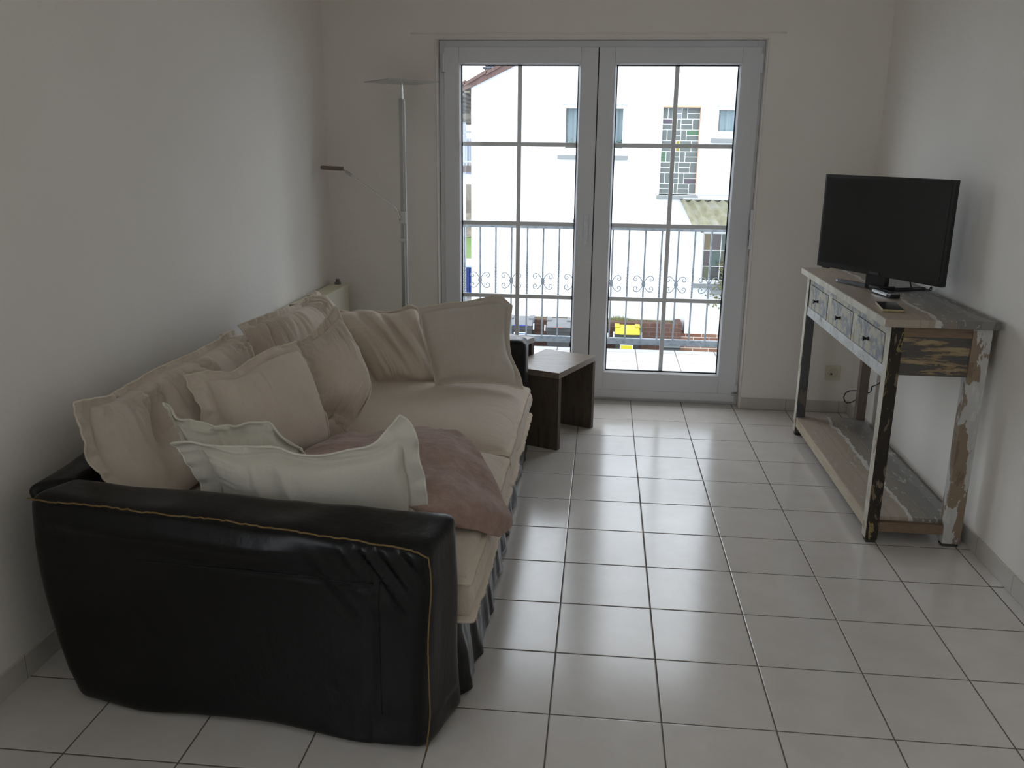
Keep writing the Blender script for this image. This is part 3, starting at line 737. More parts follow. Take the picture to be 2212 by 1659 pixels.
cushion('back_cushion', P2, LINEN, PIPE, 'beige linen back cushion with a peaked far corner, between the long one and the radiator', 'cushion', BG, T=0.085, TB=0.05, flange=(0.02, 0.02, 0.03, 0.012), ruffle=0.005, front=(1, -0.3, 0.3),
        wr=(0.024, 0.004, 0.004, 0.014), folds=0.007, fdir=0.9, seed=5.7, nu=100, nv=72)
cushion('throw_cushion', P3, LINEN, PIPE, 'square beige linen cushion with a wide ruffled flange, nearer of two leaning on the back', 'cushion', TG, T=0.080, TB=0.055, flange=(0.034, 0.02, 0.06, 0.010), ruffle=0.007, front=(1, -0.6, 0.2),
        wr=(0.022, 0.0, 0.003, 0.002), folds=0.003, fdir=0.8, wave=0.012, seed=9.4)
cushion('throw_cushion', P4, LINEN, PIPE, 'square beige linen cushion standing directly behind the nearer leaning one', 'cushion', TG, T=0.095, TB=0.055, flange=(0.032, 0.025, 0.02, 0.010), ruffle=0.008, front=(1, -0.6, 0.2),
        wr=(0.024, 0.003, 0.003, 0.003), folds=0.003, fdir=0.8, wave=0.012, seed=14.1)
def f5(u, v):
    k = 0
    for c, s, wd, am in ((0.30, 0.55, 0.05, 0.028), (0.55, 0.50, 0.045, 0.034), (0.76, 0.42, 0.05, 0.018)):
        x = u-(c+s*(1-v)*0.55); k -= am*math.exp(-(x/wd)**2)*min(1, v*2.2)
    return k
cushion('throw_cushion', P5, LINEN, PIPE, 'beige linen cushion creased by deep diagonal folds at the far arm', 'cushion', TG, T=0.095, TB=0.05, flange=(0.014, 0.02, 0.016, 0.012), ruffle=0.003, front=(0.3, -1, 0.2),
        wr=(0.012, 0.008, 0.004, 0.004), folds=0.004, fdir=0.6, wave=0.02, seed=21.9, foldf=f5)
cushion('throw_cushion', P6, LINEN_SHADE, PIPE, 'smooth beige linen cushion, colour greyed as backlit, on the right against the far black arm', 'cushion', TG, T=0.062, TB=0.045, flange=(0.028, 0.012, 0.008, 0.022), pexp=0.5, front=(0.2, -1, 0.2),
        wr=(0.002, 0.002, 0.002, 0.002), folds=0.002, fdir=0.2, ffreq=3, wave=0.006, seed=27.3)
def f7(u, v):
    return -0.010*math.exp(-((u-0.36)/0.028)**2)+0.010*math.exp(-((u-0.30)/0.02)**2)+0.008*math.exp(-((u-0.415)/0.02)**2)-0.012*math.exp(-((u-0.80)/0.07)**2)*(1 if v > 0.3 else v/0.3)
cushion('throw_cushion', P7, LINEN_LIT, PIPE_LIT, 'linen cushion, colour paled as lit, lying inside the near black arm with one corner pointing up', 'cushion', TG, T=0.065, TB=0.05, flange=(0.030, 0.02, 0.060, 0.055), front=(0, -1, 0.2),
        wr=(0.002, 0.0, 0.008, 0.002), folds=0.002, fdir=0.2, ffreq=3, wave=0.008, seed=33.3, foldf=f7, nu=120)
cushion('throw_cushion', P8, LINEN_LIT, PIPE_LIT, 'crumpled linen cushion, colour paled as lit, wedged behind the one with the raised corner', 'cushion', TG, T=0.050, TB=0.045, flange=(0.030, 0.02, 0.03, 0.02), ruffle=0.008, ruf_f=22, front=(0, -1, 0.3),
        wr=(0.014, 0.0, 0.006, 0.010), folds=0.012, fdir=0.3, wave=0.024, seed=41.0)
def fb(u, v): return 0.010*math.sin(u*9+3*v)+0.008*nz(u*7, v*5, 3)
o = cushion('throw_blanket', BL, FLEECE, None, 'folded mauve fleece blanket hanging over the front of the near seat cushion', 'blanket', None, T=0.030, TB=0.022, flange=0.0, front=(0.2, -0.2, 1),
        wr=(0.006, 0.006, 0.004, 0.006), folds=0.010, fdir=0.9, ffreq=5, wave=0.0, seed=50.0, pexp=0.22, foldf=fb, shape=6.0, gather=9)

# ================================================================== CONSOLE TABLE
cream, wood, grey, black, white = srgb(206, 198, 176), srgb(140, 118, 98), srgb(148, 152, 158), srgb(34, 33, 32), srgb(214, 216, 214)
PT = paint('top_planks', [srgb(128, 112, 98), srgb(150, 134, 118), srgb(188, 184, 176), srgb(140, 136, 130)], 4, (3.2, 0.7, 3), 3.3, (0.46, 0.60, 0.66), 0.4)
def m_planks(name, seed=0.0):
    a = M(name, wood, 0.42, spec=0.4)
    x, y, z = a.sep()
    n = a.noise(5, 6, 0.65, src=a.map((1.5, 1, 1), (seed, seed, 0)), dist=0.2); n2 = a.noise(26, 5, 0.7, src=a.map((2.4, 0.6, 1)))
    xx = a.math('ADD', x, a.math('MULTIPLY', a.math('SUBTRACT', n, 0.5), 0.10))
    c = a.ramp(a.math('ADD', a.math('MULTIPLY', xx, 2.4), 0.5), [(0.0, srgb(182, 168, 152)), (0.36, srgb(172, 158, 142)), (0.455, srgb(208, 206, 200)), (0.50, srgb(144, 136, 124)), (0.64, srgb(128, 126, 122)), (0.80, srgb(142, 140, 138)), (0.9, srgb(118, 114, 110))], 'CONSTANT')
    flakes = a.math('GREATER_THAN', a.math('ADD', n2, a.math('MULTIPLY', n, 0.5)), 0.87)
    c = a.mix(flakes, c, srgb(196, 194, 188))
    c = a.mix(a.math('MULTIPLY', n2, 0.35), c, srgb(80, 70, 62))
    gap = a.math('LESS_THAN', a.math('PINGPONG', a.math('ADD', x, 5.02), 0.065), 0.0012)
    c = a.mix(a.math('MULTIPLY', gap, 0.35), c, srgb(50, 44, 40)); a.color(c); a.bump(n2, 0.3, 0.002); return a.m
PLK = m_planks('weathered_planks'); PLK2 = m_planks('weathered_shelf', 4.0)
EDGE = paint('cream_edge', [srgb(170, 160, 140), srgb(206, 200, 184), srgb(220, 216, 202)], 6, (1, 1, 1), 1.1, (0.38, 0.5, 0.6), 0.6)
DRW = paint('drawer_paint', [srgb(140, 143, 150), srgb(160, 163, 166), srgb(196, 188, 162), srgb(186, 188, 186)], 18, (1, 1, 1), 6.1, (0.45, 0.50, 0.60), 0.55)
RAIL = paint('rail_paint', [srgb(148, 152, 158), srgb(198, 190, 164), srgb(208, 208, 204)], 18, (1, 0.8, 1.4), 8.1, (0.49, 0.58, 0.6), 0.55)
LEGD = paint('dark_chipped_paint', [srgb(120, 104, 84), srgb(28, 27, 26), srgb(150, 134, 84), srgb(32, 31, 30)], 10, (2, 2, 0.7), 2.2, (0.43, 0.60, 0.64), 0.5)
LEGW = paint('white_over_brown_paint', [srgb(132, 112, 94), srgb(150, 132, 112), srgb(208, 208, 204), srgb(218, 220, 218)], 6, (2.2, 2.2, 0.8), 5.2, (0.40, 0.50, 0.62), 0.55)
LEGG = paint('grey_chipped_paint', [srgb(120, 108, 94), srgb(78, 80, 84), srgb(92, 94, 98)], 7, (1.4, 1.4, 0.6), 7.7, (0.42, 0.5, 0.6), 0.55)
APR = paint('striped_chipped_paint', [srgb(168, 150, 118), srgb(146, 124, 96), srgb(76, 76, 80), srgb(86, 86, 92)], 5, (0.9, 0.9, 5.5), 1.9, (0.43, 0.48, 0.6), 0.6)
BROWN = m_wood('bare_rail_wood', srgb(126, 104, 84), srgb(142, 120, 98), srgb(108, 90, 74), (2, 10, 12), 3)
ct = empty('console_table', (1.33, 1.9, 0), 'distressed painted wooden console table with three small drawers under the television', 'table')
b = NB(); box(b, 1.128, 1.530, 1.195, 2.607, 0.860, 0.890, 0.003); top_ = obj('tabletop', b, PLK, ct)
b = NB(); box(b, 1.1255, 1.1285, 1.196, 2.606, 0.861, 0.8885, 0.0005); obj('edge_strip', b, EDGE, top_)
def leg_(x0, x1, y0, y1, m, face=None, fm=None):
    b = NB(); box(b, x0, x1, y0, y1, 0.012, 0.860, 0.004)
    for v in b.verts:
        v.co.x += 0.0016*nz(v.co.z*9, v.co.y*30); v.co.y += 0.0016*nz(v.co.z*9, v.co.x*30, 4)
    o = obj('leg', b, m, ct)
    b = NB(); box(b, x0+0.004, x1-0.004, y0+0.004, y1-0.004, 0, 0.012, 0.002); obj('foot', b, plain('foot_pad', srgb(60, 58, 52), 0.7), o)
    if face: b = NB(); box(b, x0-0.0022, x0, y0+0.001, y1-0.001, 0.02, 0.858, 0.0005); obj('painted_face', b, fm, o)
    return o
leg_(1.158, 1.203, 1.215, 1.262, LEGD, True, EDGE)
leg_(1.445, 1.512, 1.215, 1.262, LEGW)
leg_(1.158, 1.203, 2.540, 2.587, LEGG, True, EDGE)
leg_(1.466, 1.512, 2.540, 2.587, m_wood('bare_leg_wood', srgb(118, 104, 92), srgb(130, 116, 102), srgb(104, 90, 80), (12, 12, 2), 3))
b = NB(); box(b, 1.203, 1.445, 1.222, 1.240, 0.676, 0.822, 0.002); obj('end_panel', b, APR, ct)
b = NB(); box(b, 1.203, 1.445, 1.219, 1.243, 0.822, 0.860, 0.002); obj('end_rail', b, BROWN, ct)
b = NB(); box(b, 1.203, 1.466, 2.562, 2.580, 0.676, 0.860, 0.002); obj('end_panel', b, LEGG, ct)
b = NB(); box(b, 1.496, 1.508, 1.262, 2.540, 0.676, 0.860, 0.002); obj('back_panel', b, BROWN, ct)
b = NB(); box(b, 1.163, 1.182, 1.262, 2.540, 0.818, 0.860, 0.002); obj('top_rail', b, RAIL, ct)
b = NB(); box(b, 1.160, 1.184, 1.262, 2.540, 0.655, 0.700, 0.002); obj('bottom_rail', b, paint('white_rail_paint', [srgb(160, 156, 146), srgb(206, 206, 204), srgb(220, 222, 222)], 12, (1, 1, 1), 3.1, (0.36, 0.5, 0.6), 0.5), ct)
ys = [(1.290, 1.668), (1.728, 2.098), (2.158, 2.520)]
for y in (1.276, 1.698, 2.128, 2.530):
    b = NB(); hw = 0.014 if y in (1.276,) else (0.010 if y == 2.530 else 0.030)
    box(b, 1.1635, 1.183, y-hw, y+hw, 0.700, 0.818, 0.001); obj('drawer_divider', b, EDGE, ct)
IRON = plain('dark_iron_knob', srgb(46, 46, 48), 0.35, 0.8)
for (y0, y1) in ys:
    b = NB(); box(b, 1.1605, 1.182, y0+0.0025, y1-0.0025, 0.7025, 0.8155, 0.0025); box(b, 1.182, 1.47, y0+0.006, y0+0.014, 0.708, 0.80); box(b, 1.182, 1.47, y1-0.014, y1-0.006, 0.708, 0.80); box(b, 1.47, 1.476, y0+0.006, y1-0.006, 0.708, 0.80)
    d = obj('drawer', b, DRW, ct)
    yc = (y0+y1)/2; b = NB()
    tube(b, [(1.1605, yc, 0.758), (1.156, yc, 0.758), (1.150, yc, 0.758), (1.144, yc, 0.758), (1.139, yc, 0.758), (1.137, yc, 0.758)], 0.01, 14, rad=[0.0085, 0.006, 0.0045, 0.006, 0.0115, 0.0095])
    obj('knob', b, IRON, d, smooth='auto')
b = NB(); box(b, 1.163, 1.505, 1.242, 2.565, 0.086, 0.102, 0.002); sh = obj('bottom_shelf', b, PLK2, ct)
b = NB(); box(b, 1.159, 1.180, 1.262, 2.540, 0.050, 0.1015, 0.002); obj('shelf_rail', b, paint('bare_front_rail', [srgb(176, 160, 138), srgb(190, 176, 154), srgb(200, 188, 168)], 5, (1, 0.4, 3), 4.4, (0.42, 0.55, 0.6), 0.6), ct)
b = NB(); box(b, 1.203, 1.445, 1.222, 1.242, 0.046, 0.085, 0.002); obj('shelf_end_rail', b, BROWN, ct)
b = NB(); box(b, 1.203, 1.466, 2.565, 2.583, 0.046, 0.085, 0.002); obj('shelf_end_rail', b, BROWN, ct)

# ================================================================== TELEVISION
BLK = plain('black_plastic', (0.008, 0.008, 0.009, 1), 0.25); SCR = plain('dark_screen', (0.010, 0.010, 0.011, 1), 0.16, spec=0.5)
a_ = -1.072; TC = V((1.277, 1.888, 0.954))
ex = V((math.cos(a_), math.sin(a_), 0)); nf = V((math.sin(a_), -math.cos(a_), 0))   # nf: out of the screen
TM = Matrix(((ex.x, -nf.x, 0, TC.x), (ex.y, -nf.y, 0, TC.y), (0, 0, 1, TC.z), (0, 0, 0, 1)))   # local y points behind the screen
tv = empty('television', (1.32, 1.92, 0.89), 'flat black television, switched off, turned towards the sofa', 'television')
hw_, H = 0.357, 0.418
b = NB(); box(b, -hw_, hw_, -0.004, 0.020, 0, H, 0.004, 3, M4=TM); body = obj('housing', b, BLK, tv)
b = NB(); box(b, -hw_+0.014, hw_-0.014, -0.0052, -0.0035, 0.022, H-0.014, 0.0, M4=TM); obj('screen', b, SCR, tv)
b = NB(); box(b, -0.25, 0.25, 0.020, 0.056, 0.05, H-0.10, 0.012, 3, M4=TM); obj('back_cover', b, BLK, body)
b = NB(); box(b, -0.03, 0.03, -0.0062, -0.0045, 0.005, 0.015, 0.0, M4=TM); obj('badge', b, plain('badge', srgb(70, 70, 74), 0.3, 0.5), body)
b = NB(); box(b, -hw_+0.03, -hw_+0.07, 0.0, 0.015, -0.006, 0.0, 0.001, M4=TM); obj('sensor', b, BLK, body)
b = NB(); box(b, -0.055, 0.055, 0.004, 0.034, -0.062, 0.02, 0.006, 3, M4=TM); obj('stand_neck', b, BLK, tv)
b = NB(); ap_ = V((1.300, 1.865, 0.8915)); lt = V((1.185, 2.135, 0.8915)); rt = V((1.512, 1.935, 0.8915))
def foot_bar(b, A, B, w0, w1, h0, h1):
    d = (B-A).normalized(); s = V((-d.y, d.x, 0)); R = []
    for t in (0, 0.33, 0.66, 0.94, 1.0):
        p = A.lerp(B, t); w_ = w0+(w1-w0)*t; h = h0+(h1-h0)*t
        if t == 1.0: w_ *= 0.5; h *= 0.7
        R.append([b.verts.new(p+s*w_), b.verts.new(p+s*w_*0.8+V((0, 0, h))), b.verts.new(p-s*w_*0.8+V((0, 0, h))), b.verts.new(p-s*w_)])
    for P_, Q in zip(R, R[1:]):
        for k in range(4): b.faces.new((P_[k], P_[(k+1) % 4], Q[(k+1) % 4], Q[k]))
    b.faces.new(R[0]); b.faces.new(R[-1][::-1])
foot_bar(b, ap_+V((0.02, 0, 0)), lt, 0.026, 0.013, 0.016, 0.012); foot_bar(b, ap_, rt, 0.026, 0.013, 0.016, 0.012); box(b, ap_.x-0.03, ap_.x+0.055, ap_.y-0.02, ap_.y+0.05, 0.891, 0.912, 0.008, 3, rotz=0.4)
obj('stand_foot', b, BLK, tv)
b = NB(); tube(b, catmull([TM@V((0.14, 0.05, 0.06)), TM@V((0.15, 0.06, -0.03)), (1.47, 1.86, 0.905), (1.525, 1.90, 0.894), (1.538, 1.96, 0.88), (1.536, 2.1, 0.60), (1.535, 2.40, 0.36), (1.560-0.02, 2.56, 0.282), (1.534, 2.56, 0.280), (1.532, 2.56, 0.253), (1.522, 2.575, 0.240), (1.502, 2.60, 0.241), (1.455, 2.60, 0.243), (1.424, 2.60, 0.236), (1.409, 2.60, 0.207), (1.424, 2.60, 0.176), (1.454, 2.60, 0.180), (1.49, 2.60, 0.21), (1.50, 2.70, 0.30), (1.46, 2.985, 0.237)][:18], 160), 0.0028, 6)
obj('power_cable', b, BLK, tv, smooth=True)

# remote and phone
def slab(name, A, B, wd, h, bev, m, label, cat, z=0.8905):
    A = V((*A, z)); B = V((*B, z)); d = (B-A); L = d.length; d.normalize(); s = V((-d.y, d.x, 0))
    M4 = Matrix(((s.x, d.x, 0, A.x), (s.y, d.y, 0, A.y), (0, 0, 1, z), (0, 0, 0, 1)))
    b = NB(); box(b, -wd/2, wd/2, 0, L, 0, h, bev, 3, M4=M4); o = obj(name, b, m); tag(o, label, cat); return o, M4, L
o, M4, L = slab('remote_control', (1.302, 1.662), (1.272, 1.822), 0.044, 0.018, 0.006, BLK, 'dark remote control lying in front of the television foot', 'remote control')
b = NB()
for i in range(3):
    for j in range(7): box(b, -0.014+i*0.014-0.004, -0.014+i*0.014+0.004, 0.03+j*0.017, 0.039+j*0.017, 0.018, 0.0195, 0.001, M4=M4)
obj('buttons', b, plain('grey_buttons', srgb(48, 50, 54), 0.6), o)
b = NB(); box(b, 0.0225, 0.0235, 0.03, L-0.01, 0.006, 0.014, 0.0, M4=M4); obj('side_strip', b, CHROME, o)
o, M4, L = slab('smartphone', (1.196, 1.338), (1.220, 1.512), 0.078, 0.010, 0.003, plain('phone_edge', srgb(190, 176, 140), 0.3, 0.7), 'black smartphone with a pale edge lying flat on the console table', 'phone')
b = NB(); box(b, -0.0375, 0.0375, 0.002, L-0.002, 0.0098, 0.0112, 0.0005, M4=M4); obj('phone_screen', b, SCR, o)

# outdoor colours darkened in place of dimmer outdoor light; near-whites stay white
_srgb = srgb
def srgb(r, g, b):
    c = _srgb(r, g, b); m = max(r, g, b)
    k = 0.55 if (m < 200 or max(r, g, b)-min(r, g, b) > 90) else 1.0
    return (c[0]*k, c[1]*k, c[2]*k, 1)
# ================================================================== BALCONY
def m_terrace():
    a = M('balcony_tiles', _srgb(176, 178, 182), 0.35)
    x, y, _ = a.sep()
    d = a.math('MINIMUM', a.math('PINGPONG', a.math('ADD', x, 30.0-0.08), 0.15), a.math('PINGPONG', a.math('ADD', y, 30.0-0.02), 0.15))
    a.color(a.mix(a.math('LESS_THAN', d, 0.004), _srgb(176, 178, 182), _srgb(90, 74, 64))); return a.m
b = NB(); box(b, -2.6, 3.0, 3.255, 4.63, -0.22, -0.03, 0.004); S('floor_balcony', b, m_terrace())
def m_galv():
    a = M('galvanised_steel', (0.45, 0.5, 0.52, 1), 0.45, 0.35)
    a.color(a.ramp(a.vor(26, out='Distance'), [(0.1, srgb(124, 136, 144)), (0.6, srgb(150, 160, 168))])); return a.m
GALV = m_galv()
rl = empty('balcony_railing', (0.0, 4.70, -0.03), 'galvanised balcony railing with scroll ornaments outside the glass door', 'railing')
b = NB(); box(b, -2.4, 2.8, 4.682, 4.718, 0.876, 0.914, 0.004); obj('top_rail', b, GALV, rl)
b = NB(); box(b, -2.4, 2.8, 4.680, 4.718, -0.006, 0.042, 0.003); obj('bottom_rail', b, GALV, rl)
for X in (-2.36, -0.035, 2.7):
    b = NB(); box(b, X-0.02, X+0.02, 4.682, 4.718, -0.20, 0.93, 0.003); box(b, X-0.03, X+0.03, 4.63, 4.684, -0.16, -0.10, 0.002)
    p = obj('post', b, GALV, rl)
b = NB(); bmesh.ops.create_uvsphere(b, u_segments=16, v_segments=10, radius=0.022)
for v in b.verts: v.co += V((-0.112, 4.70, 0.940))
obj('ball', b, GALV, rl, smooth=True)
def bal_plain(X):
    b = NB(); box(b, X-0.006, X+0.006, 4.694, 4.706, 0.041, 0.877); return b
def bal_twist(X):
    b = NB(); N = 60; pts = []; tw = []
    for k in range(N+1):
        z = 0.041+0.836*k/N; pts.append((X, 4.70, z)); t = min(1, max(0, (z-0.36)/(0.60-0.36))); tw.append(t*math.pi*5)
    tube(b, pts, 0.006, 4, square=True, twist=tw); return b
curl = [(0.004, 0.004), (0.012, 0.026), (0.028, 0.049), (0.047, 0.061), (0.064, 0.058), (0.074, 0.044), (0.072, 0.029), (0.061, 0.022), (0.051, 0.027), (0.049, 0.038), (0.057, 0.043)]
def scroll(X, parent):
    b = NB()
    for sx in (-1, 1):
        for sz in (-1, 1): tube(b, catmull([(X+sx*x, 4.70, 0.469+sz*z) for x, z in curl], 34), 0.0032, 6)
    box(b, X-0.0145, X+0.0145, 4.687, 4.713, 0.458, 0.480, 0.003)
    obj('scroll', b, GALV, parent, smooth=False)
for X in [-0.843+0.2447*k for k in range(-2, 4)]+[0.175+0.2463*k for k in range(0, 5)]:
    o = obj('baluster', bal_plain(X), GALV, rl); scroll(X, o)
for X in [-0.7207+0.2447*k for k in range(-3, 3)]+[0.298+0.2463*k for k in range(0, 5)]:
    obj('baluster', bal_twist(X), GALV, rl)

# ================================================================== OUTSIDE GROUND
GZ = -2.67
def m_ground():
    a = M('yard_paving', srgb(160, 158, 154), 0.8); x, y, _ = a.sep()
    d = a.math('MINIMUM', a.math('PINGPONG', x, 0.1), a.math('PINGPONG', y, 0.1))
    c = a.mix(a.math('LESS_THAN', d, 0.004), a.ramp(a.noise(3, 4), [(0.3, srgb(150, 148, 144)), (0.7, srgb(172, 170, 166))]), srgb(110, 108, 104))
    a.color(c); return a.m
b = NB(); box(b, -25, 25, 3.3, 25.0, GZ-0.2, GZ); S('ground', b, m_ground())
def m_grass():
    a = M('lawn_green', srgb(96, 130, 60), 0.9); a.color(a.ramp(a.noise(4, 6, 0.7), [(0.3, srgb(84, 122, 48)), (0.7, srgb(120, 150, 70))])); return a.m
b = NB(); box(b, -30, 25, 25.0, 39.0, GZ-0.2, GZ+0.02); S('lawn', b, m_grass())
# bank with boulders and fence
def m_rock():
    a = M('boulders', srgb(130, 122, 110), 0.9); c = a.vor(2.2, out='Distance'); a.color(a.ramp(c, [(0.2, srgb(120, 112, 100)), (0.8, srgb(165, 156, 142))])); a.bump(a.vor(2.2), 0.8, 0.2); return a.m
b = NB(); nx = 60
R = []
for i in range(nx+1):
    x = -20+i*0.6; R.append([b.verts.new((x, 38.6+t*1.4+0.35*nz(x*1.3, t*3), GZ+t*0.95+0.25*nz(x*1.7, t*5, 3))) for t in (0, 0.35, 0.7, 1.0, 1.05)]+[b.verts.new((x, 60, -1.6))])
for A, B in zip(R, R[1:]):
    for k in range(5): b.faces.new((A[k], B[k], B[k+1], A[k+1]))
S('terrain', b, m_rock(), True)
b = NB()
for i in range(60): box(b, -18+i*0.5, -18+i*0.5+0.47, 40.4, 40.5, -1.85, -0.30+0.03*nz(i*1.7), 0.01)
for x in range(-18, 12, 3): box(b, x, x+0.15, 40.3, 40.62, -1.9, -0.15)
o = obj('garden_fence', b, m_wood('grey_boards', srgb(150, 138, 128), srgb(164, 152, 142), srgb(136, 124, 116), (10, 10, 1), 1)); tag(o, 'grey board fence on a bank beyond the lawn', 'fence')
b = NB(); nx = 40; R = []
for i in range(nx+1):
    x = -90+i*5; z = 3.4+1.5*nz(x*0.03, 1)+0.5*nz(x*0.15, 2)-0.012*(x+46)
    R.append((b.verts.new((x, 300, -8)), b.verts.new((x, 300, z)), b.verts.new((x, 340, z+1)), b.verts.new((x, 341, -8))))
for A, B in zip(R, R[1:]):
    for k in range(3): b.faces.new((A[k], B[k], B[k+1], A[k+1]))
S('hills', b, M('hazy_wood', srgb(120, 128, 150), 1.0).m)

# ================================================================== NEIGHBOUR HOUSE
def m_render():
    a = M('white_render', srgb(225, 225, 225), 0.9, spec=0.1); a.color(a.ramp(a.noise(1.2, 4), [(0.3, srgb(220, 222, 224)), (0.7, srgb(228, 229, 230))])); a.bump(a.noise(22, 4), 0.3, 0.02); return a.m
REND = m_render()
def m_brick(name, c1, c2, cm, scale=1.0, wscale=1.0):
    a = M(name, c1, 0.85); n = a.n.new('ShaderNodeTexBrick'); x, y, z = a.sep()
    a.l(a.comb(a.math('ADD', x, y), z, 0.0), n.inputs[0])
    n.inputs['Color1'].default_value = c1; n.inputs['Color2'].default_value = c2; n.inputs['Mortar'].default_value = cm
    n.inputs['Scale'].default_value = 1.0; n.inputs['Brick Width'].default_value = 0.25*wscale; n.inputs['Row Height'].default_value = 0.083*scale; n.inputs['Mortar Size'].default_value = 0.007; n.inputs['Bias'].default_value = 0.0
    a.color(a.mix(0.35, n.outputs[0], a.ramp(a.noise(5, 4), [(0.3, srgb(90, 58, 48)), (0.7, srgb(165, 118, 96))]))); return a.m
BRICK = m_brick('dark_clinker', srgb(90, 62, 54), srgb(112, 78, 66), srgb(140, 130, 120))
BRICK2 = m_brick('light_clinker', srgb(156, 96, 74), srgb(196, 150, 118), srgb(228, 222, 214), 1.25, 1.15)
house = empty('neighbour_house', (1.5, 18.0, GZ), 'white rendered neighbouring house with a gable across the yard', 'house')
FY = 14.6
def wall_holes(bm, x0, x1, z0, z1, y0, y1, holes):
    xs = sorted({x0, x1, *[h[0] for h in holes], *[h[1] for h in holes]}); zs = sorted({z0, z1, *[h[2] for h in holes], *[h[3] for h in holes]})
    for xa, xb in zip(xs, xs[1:]):
        for za, zb in zip(zs, zs[1:]):
            xm, zm = (xa+xb)/2, (za+zb)/2
            if any(h[0] < xm < h[1] and h[2] < zm < h[3] for h in holes): continue
            box(bm, xa, xb, y0, y1, za, zb)
W1 = (-0.715, 0.455, 1.335, 2.222); GB = (1.098, 1.772, 0.640, 2.212); W3 = (2.035, 3.25, 1.655, 2.212)
b = NB(); wall_holes(b, -2.39, 8.4, GZ, 2.50, FY, FY+0.30, [W1, GB, W3])
box(b, -2.39, -2.09, FY+0.30, 22.0, GZ, 2.40); box(b, 8.1, 8.4, FY+0.3, 22.0, GZ, 2.4); box(b, -2.39, 8.4, 21.7, 22.0, GZ, 2.4)
sl = 0.470; rx = 3.0; rz = 2.50+(rx+2.39)*sl
q = [b.verts.new((x, y, z)) for y in (FY, FY+0.3) for x, z in ((-2.39, 2.50), (rx, rz), (8.4, 2.50-0.0))]
for f in ((0, 1, 2), (5, 4, 3), (0, 3, 4, 1), (1, 4, 5, 2), (2, 5, 3, 0)): b.faces.new([q[k] for k in f])
obj('walls', b, REND, house)
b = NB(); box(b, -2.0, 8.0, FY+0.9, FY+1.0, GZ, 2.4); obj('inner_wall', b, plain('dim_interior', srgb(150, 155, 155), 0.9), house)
TILE = m_wood('roof_tile_red', srgb(126, 96, 88), srgb(140, 108, 98), srgb(112, 84, 78), (2, 2, 2), 3)
b = NB()
def roof_plane(xa, za, xb, zb, y0, y1, th):
    v = [b.verts.new(p) for p in ((xa, y0, za), (xb, y0, zb), (xb, y1, zb), (xa, y1, za), (xa, y0, za-th), (xb, y0, zb-th), (xb, y1, zb-th), (xa, y1, za-th))]
    for f in ((0, 1, 2, 3), (7, 6, 5, 4), (0, 4, 5, 1), (1, 5, 6, 2), (2, 6, 7, 3), (3, 7, 4, 0)): b.faces.new([v[k] for k in f])
ez = lambda x: 2.50+(x+2.39)*sl
roof_plane(-3.35, ez(-3.35)+0.10, rx, rz+0.10, FY-0.10, 22.3, 0.10); roof_plane(9.2, ez(-3.35)+0.10, rx, rz+0.10, FY-0.10, 22.3, 0.10)
for k in range(16):   # lapped tile edges along the verge
    x = -3.3+k*0.4; roof_plane(x, ez(x)+0.13, x+0.42, ez(x+0.42)+0.165, FY-0.14, FY+0.2, 0.06)
obj('roof', b, TILE, house)
b = NB()
for k in range(9): box(b, -3.32+k*0.102, -3.32+k*0.102+0.094, FY-0.06, 22.2, ez(-3.32+k*0.102)-0.035, ez(-3.32+k*0.102)-0.005)
for k in range(9): box(b, -3.34, -2.40, FY+0.4+k*0.85, FY+0.5+k*0.85, 1.95+0.02, 2.06)
obj('soffit', b, m_wood('soffit_wood', srgb(140, 130, 108), srgb(150, 140, 116), srgb(126, 118, 98), (1, 6, 1), 2), house)
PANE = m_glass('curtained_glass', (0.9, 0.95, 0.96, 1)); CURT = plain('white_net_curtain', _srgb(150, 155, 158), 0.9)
SILL = plain('grey_sill_stone', srgb(160, 166, 166), 0.7)
def hwin(h, sill, mull=None):
    x0, x1, z0, z1 = h
    b = NB(); t = 0.065; ya, yb = FY+0.09, FY+0.15
    box(b, x0, x0+t, ya, yb, z0+0.06, z1, 0.005); box(b, x1-t, x1, ya, yb, z0+0.06, z1, 0.005); box(b, x0+t, x1-t, ya, yb, z1-t, z1, 0.005); box(b, x0+t, x1-t, ya, yb, z0+0.06, z0+0.06+t, 0.005); box(b, x0, x1, ya+0.01, yb, z0, z0+0.06)
    w_ = obj('window', b, plain('white_window_frame', srgb(236, 236, 240), 0.4), house)
    b = NB(); box(b, x0+t, x1-t, FY+0.118, FY+0.124, z0+0.06+t, z1-t); obj('pane', b, PANE, w_)
    b = NB(); N = 70; A = []
    for k in range(N+1):
        x = x0+0.03+(x1-x0-0.06)*k/N; y = FY+0.24+0.018*math.sin(k*0.9)
        A.append((b.verts.new((x, y, z0+0.05)), b.verts.new((x, y, z1-0.02)), b.verts.new((x, y+0.004, z1-0.02)), b.verts.new((x, y+0.004, z0+0.05))))
    for P_, Q in zip(A, A[1:]):
        for k in range(4): b.faces.new((P_[k], Q[k], Q[(k+1) % 4], P_[(k+1) % 4]))
    obj('curtain', b, CURT, w_)
    b = NB(); box(b, x0-0.065, x1+0.05, FY-0.07, FY+0.10, z0-0.075, z0-0.002, 0.008); obj('window_sill', b, SILL, w_)
    return w_
hwin(W1, None); hwin(W3, None)
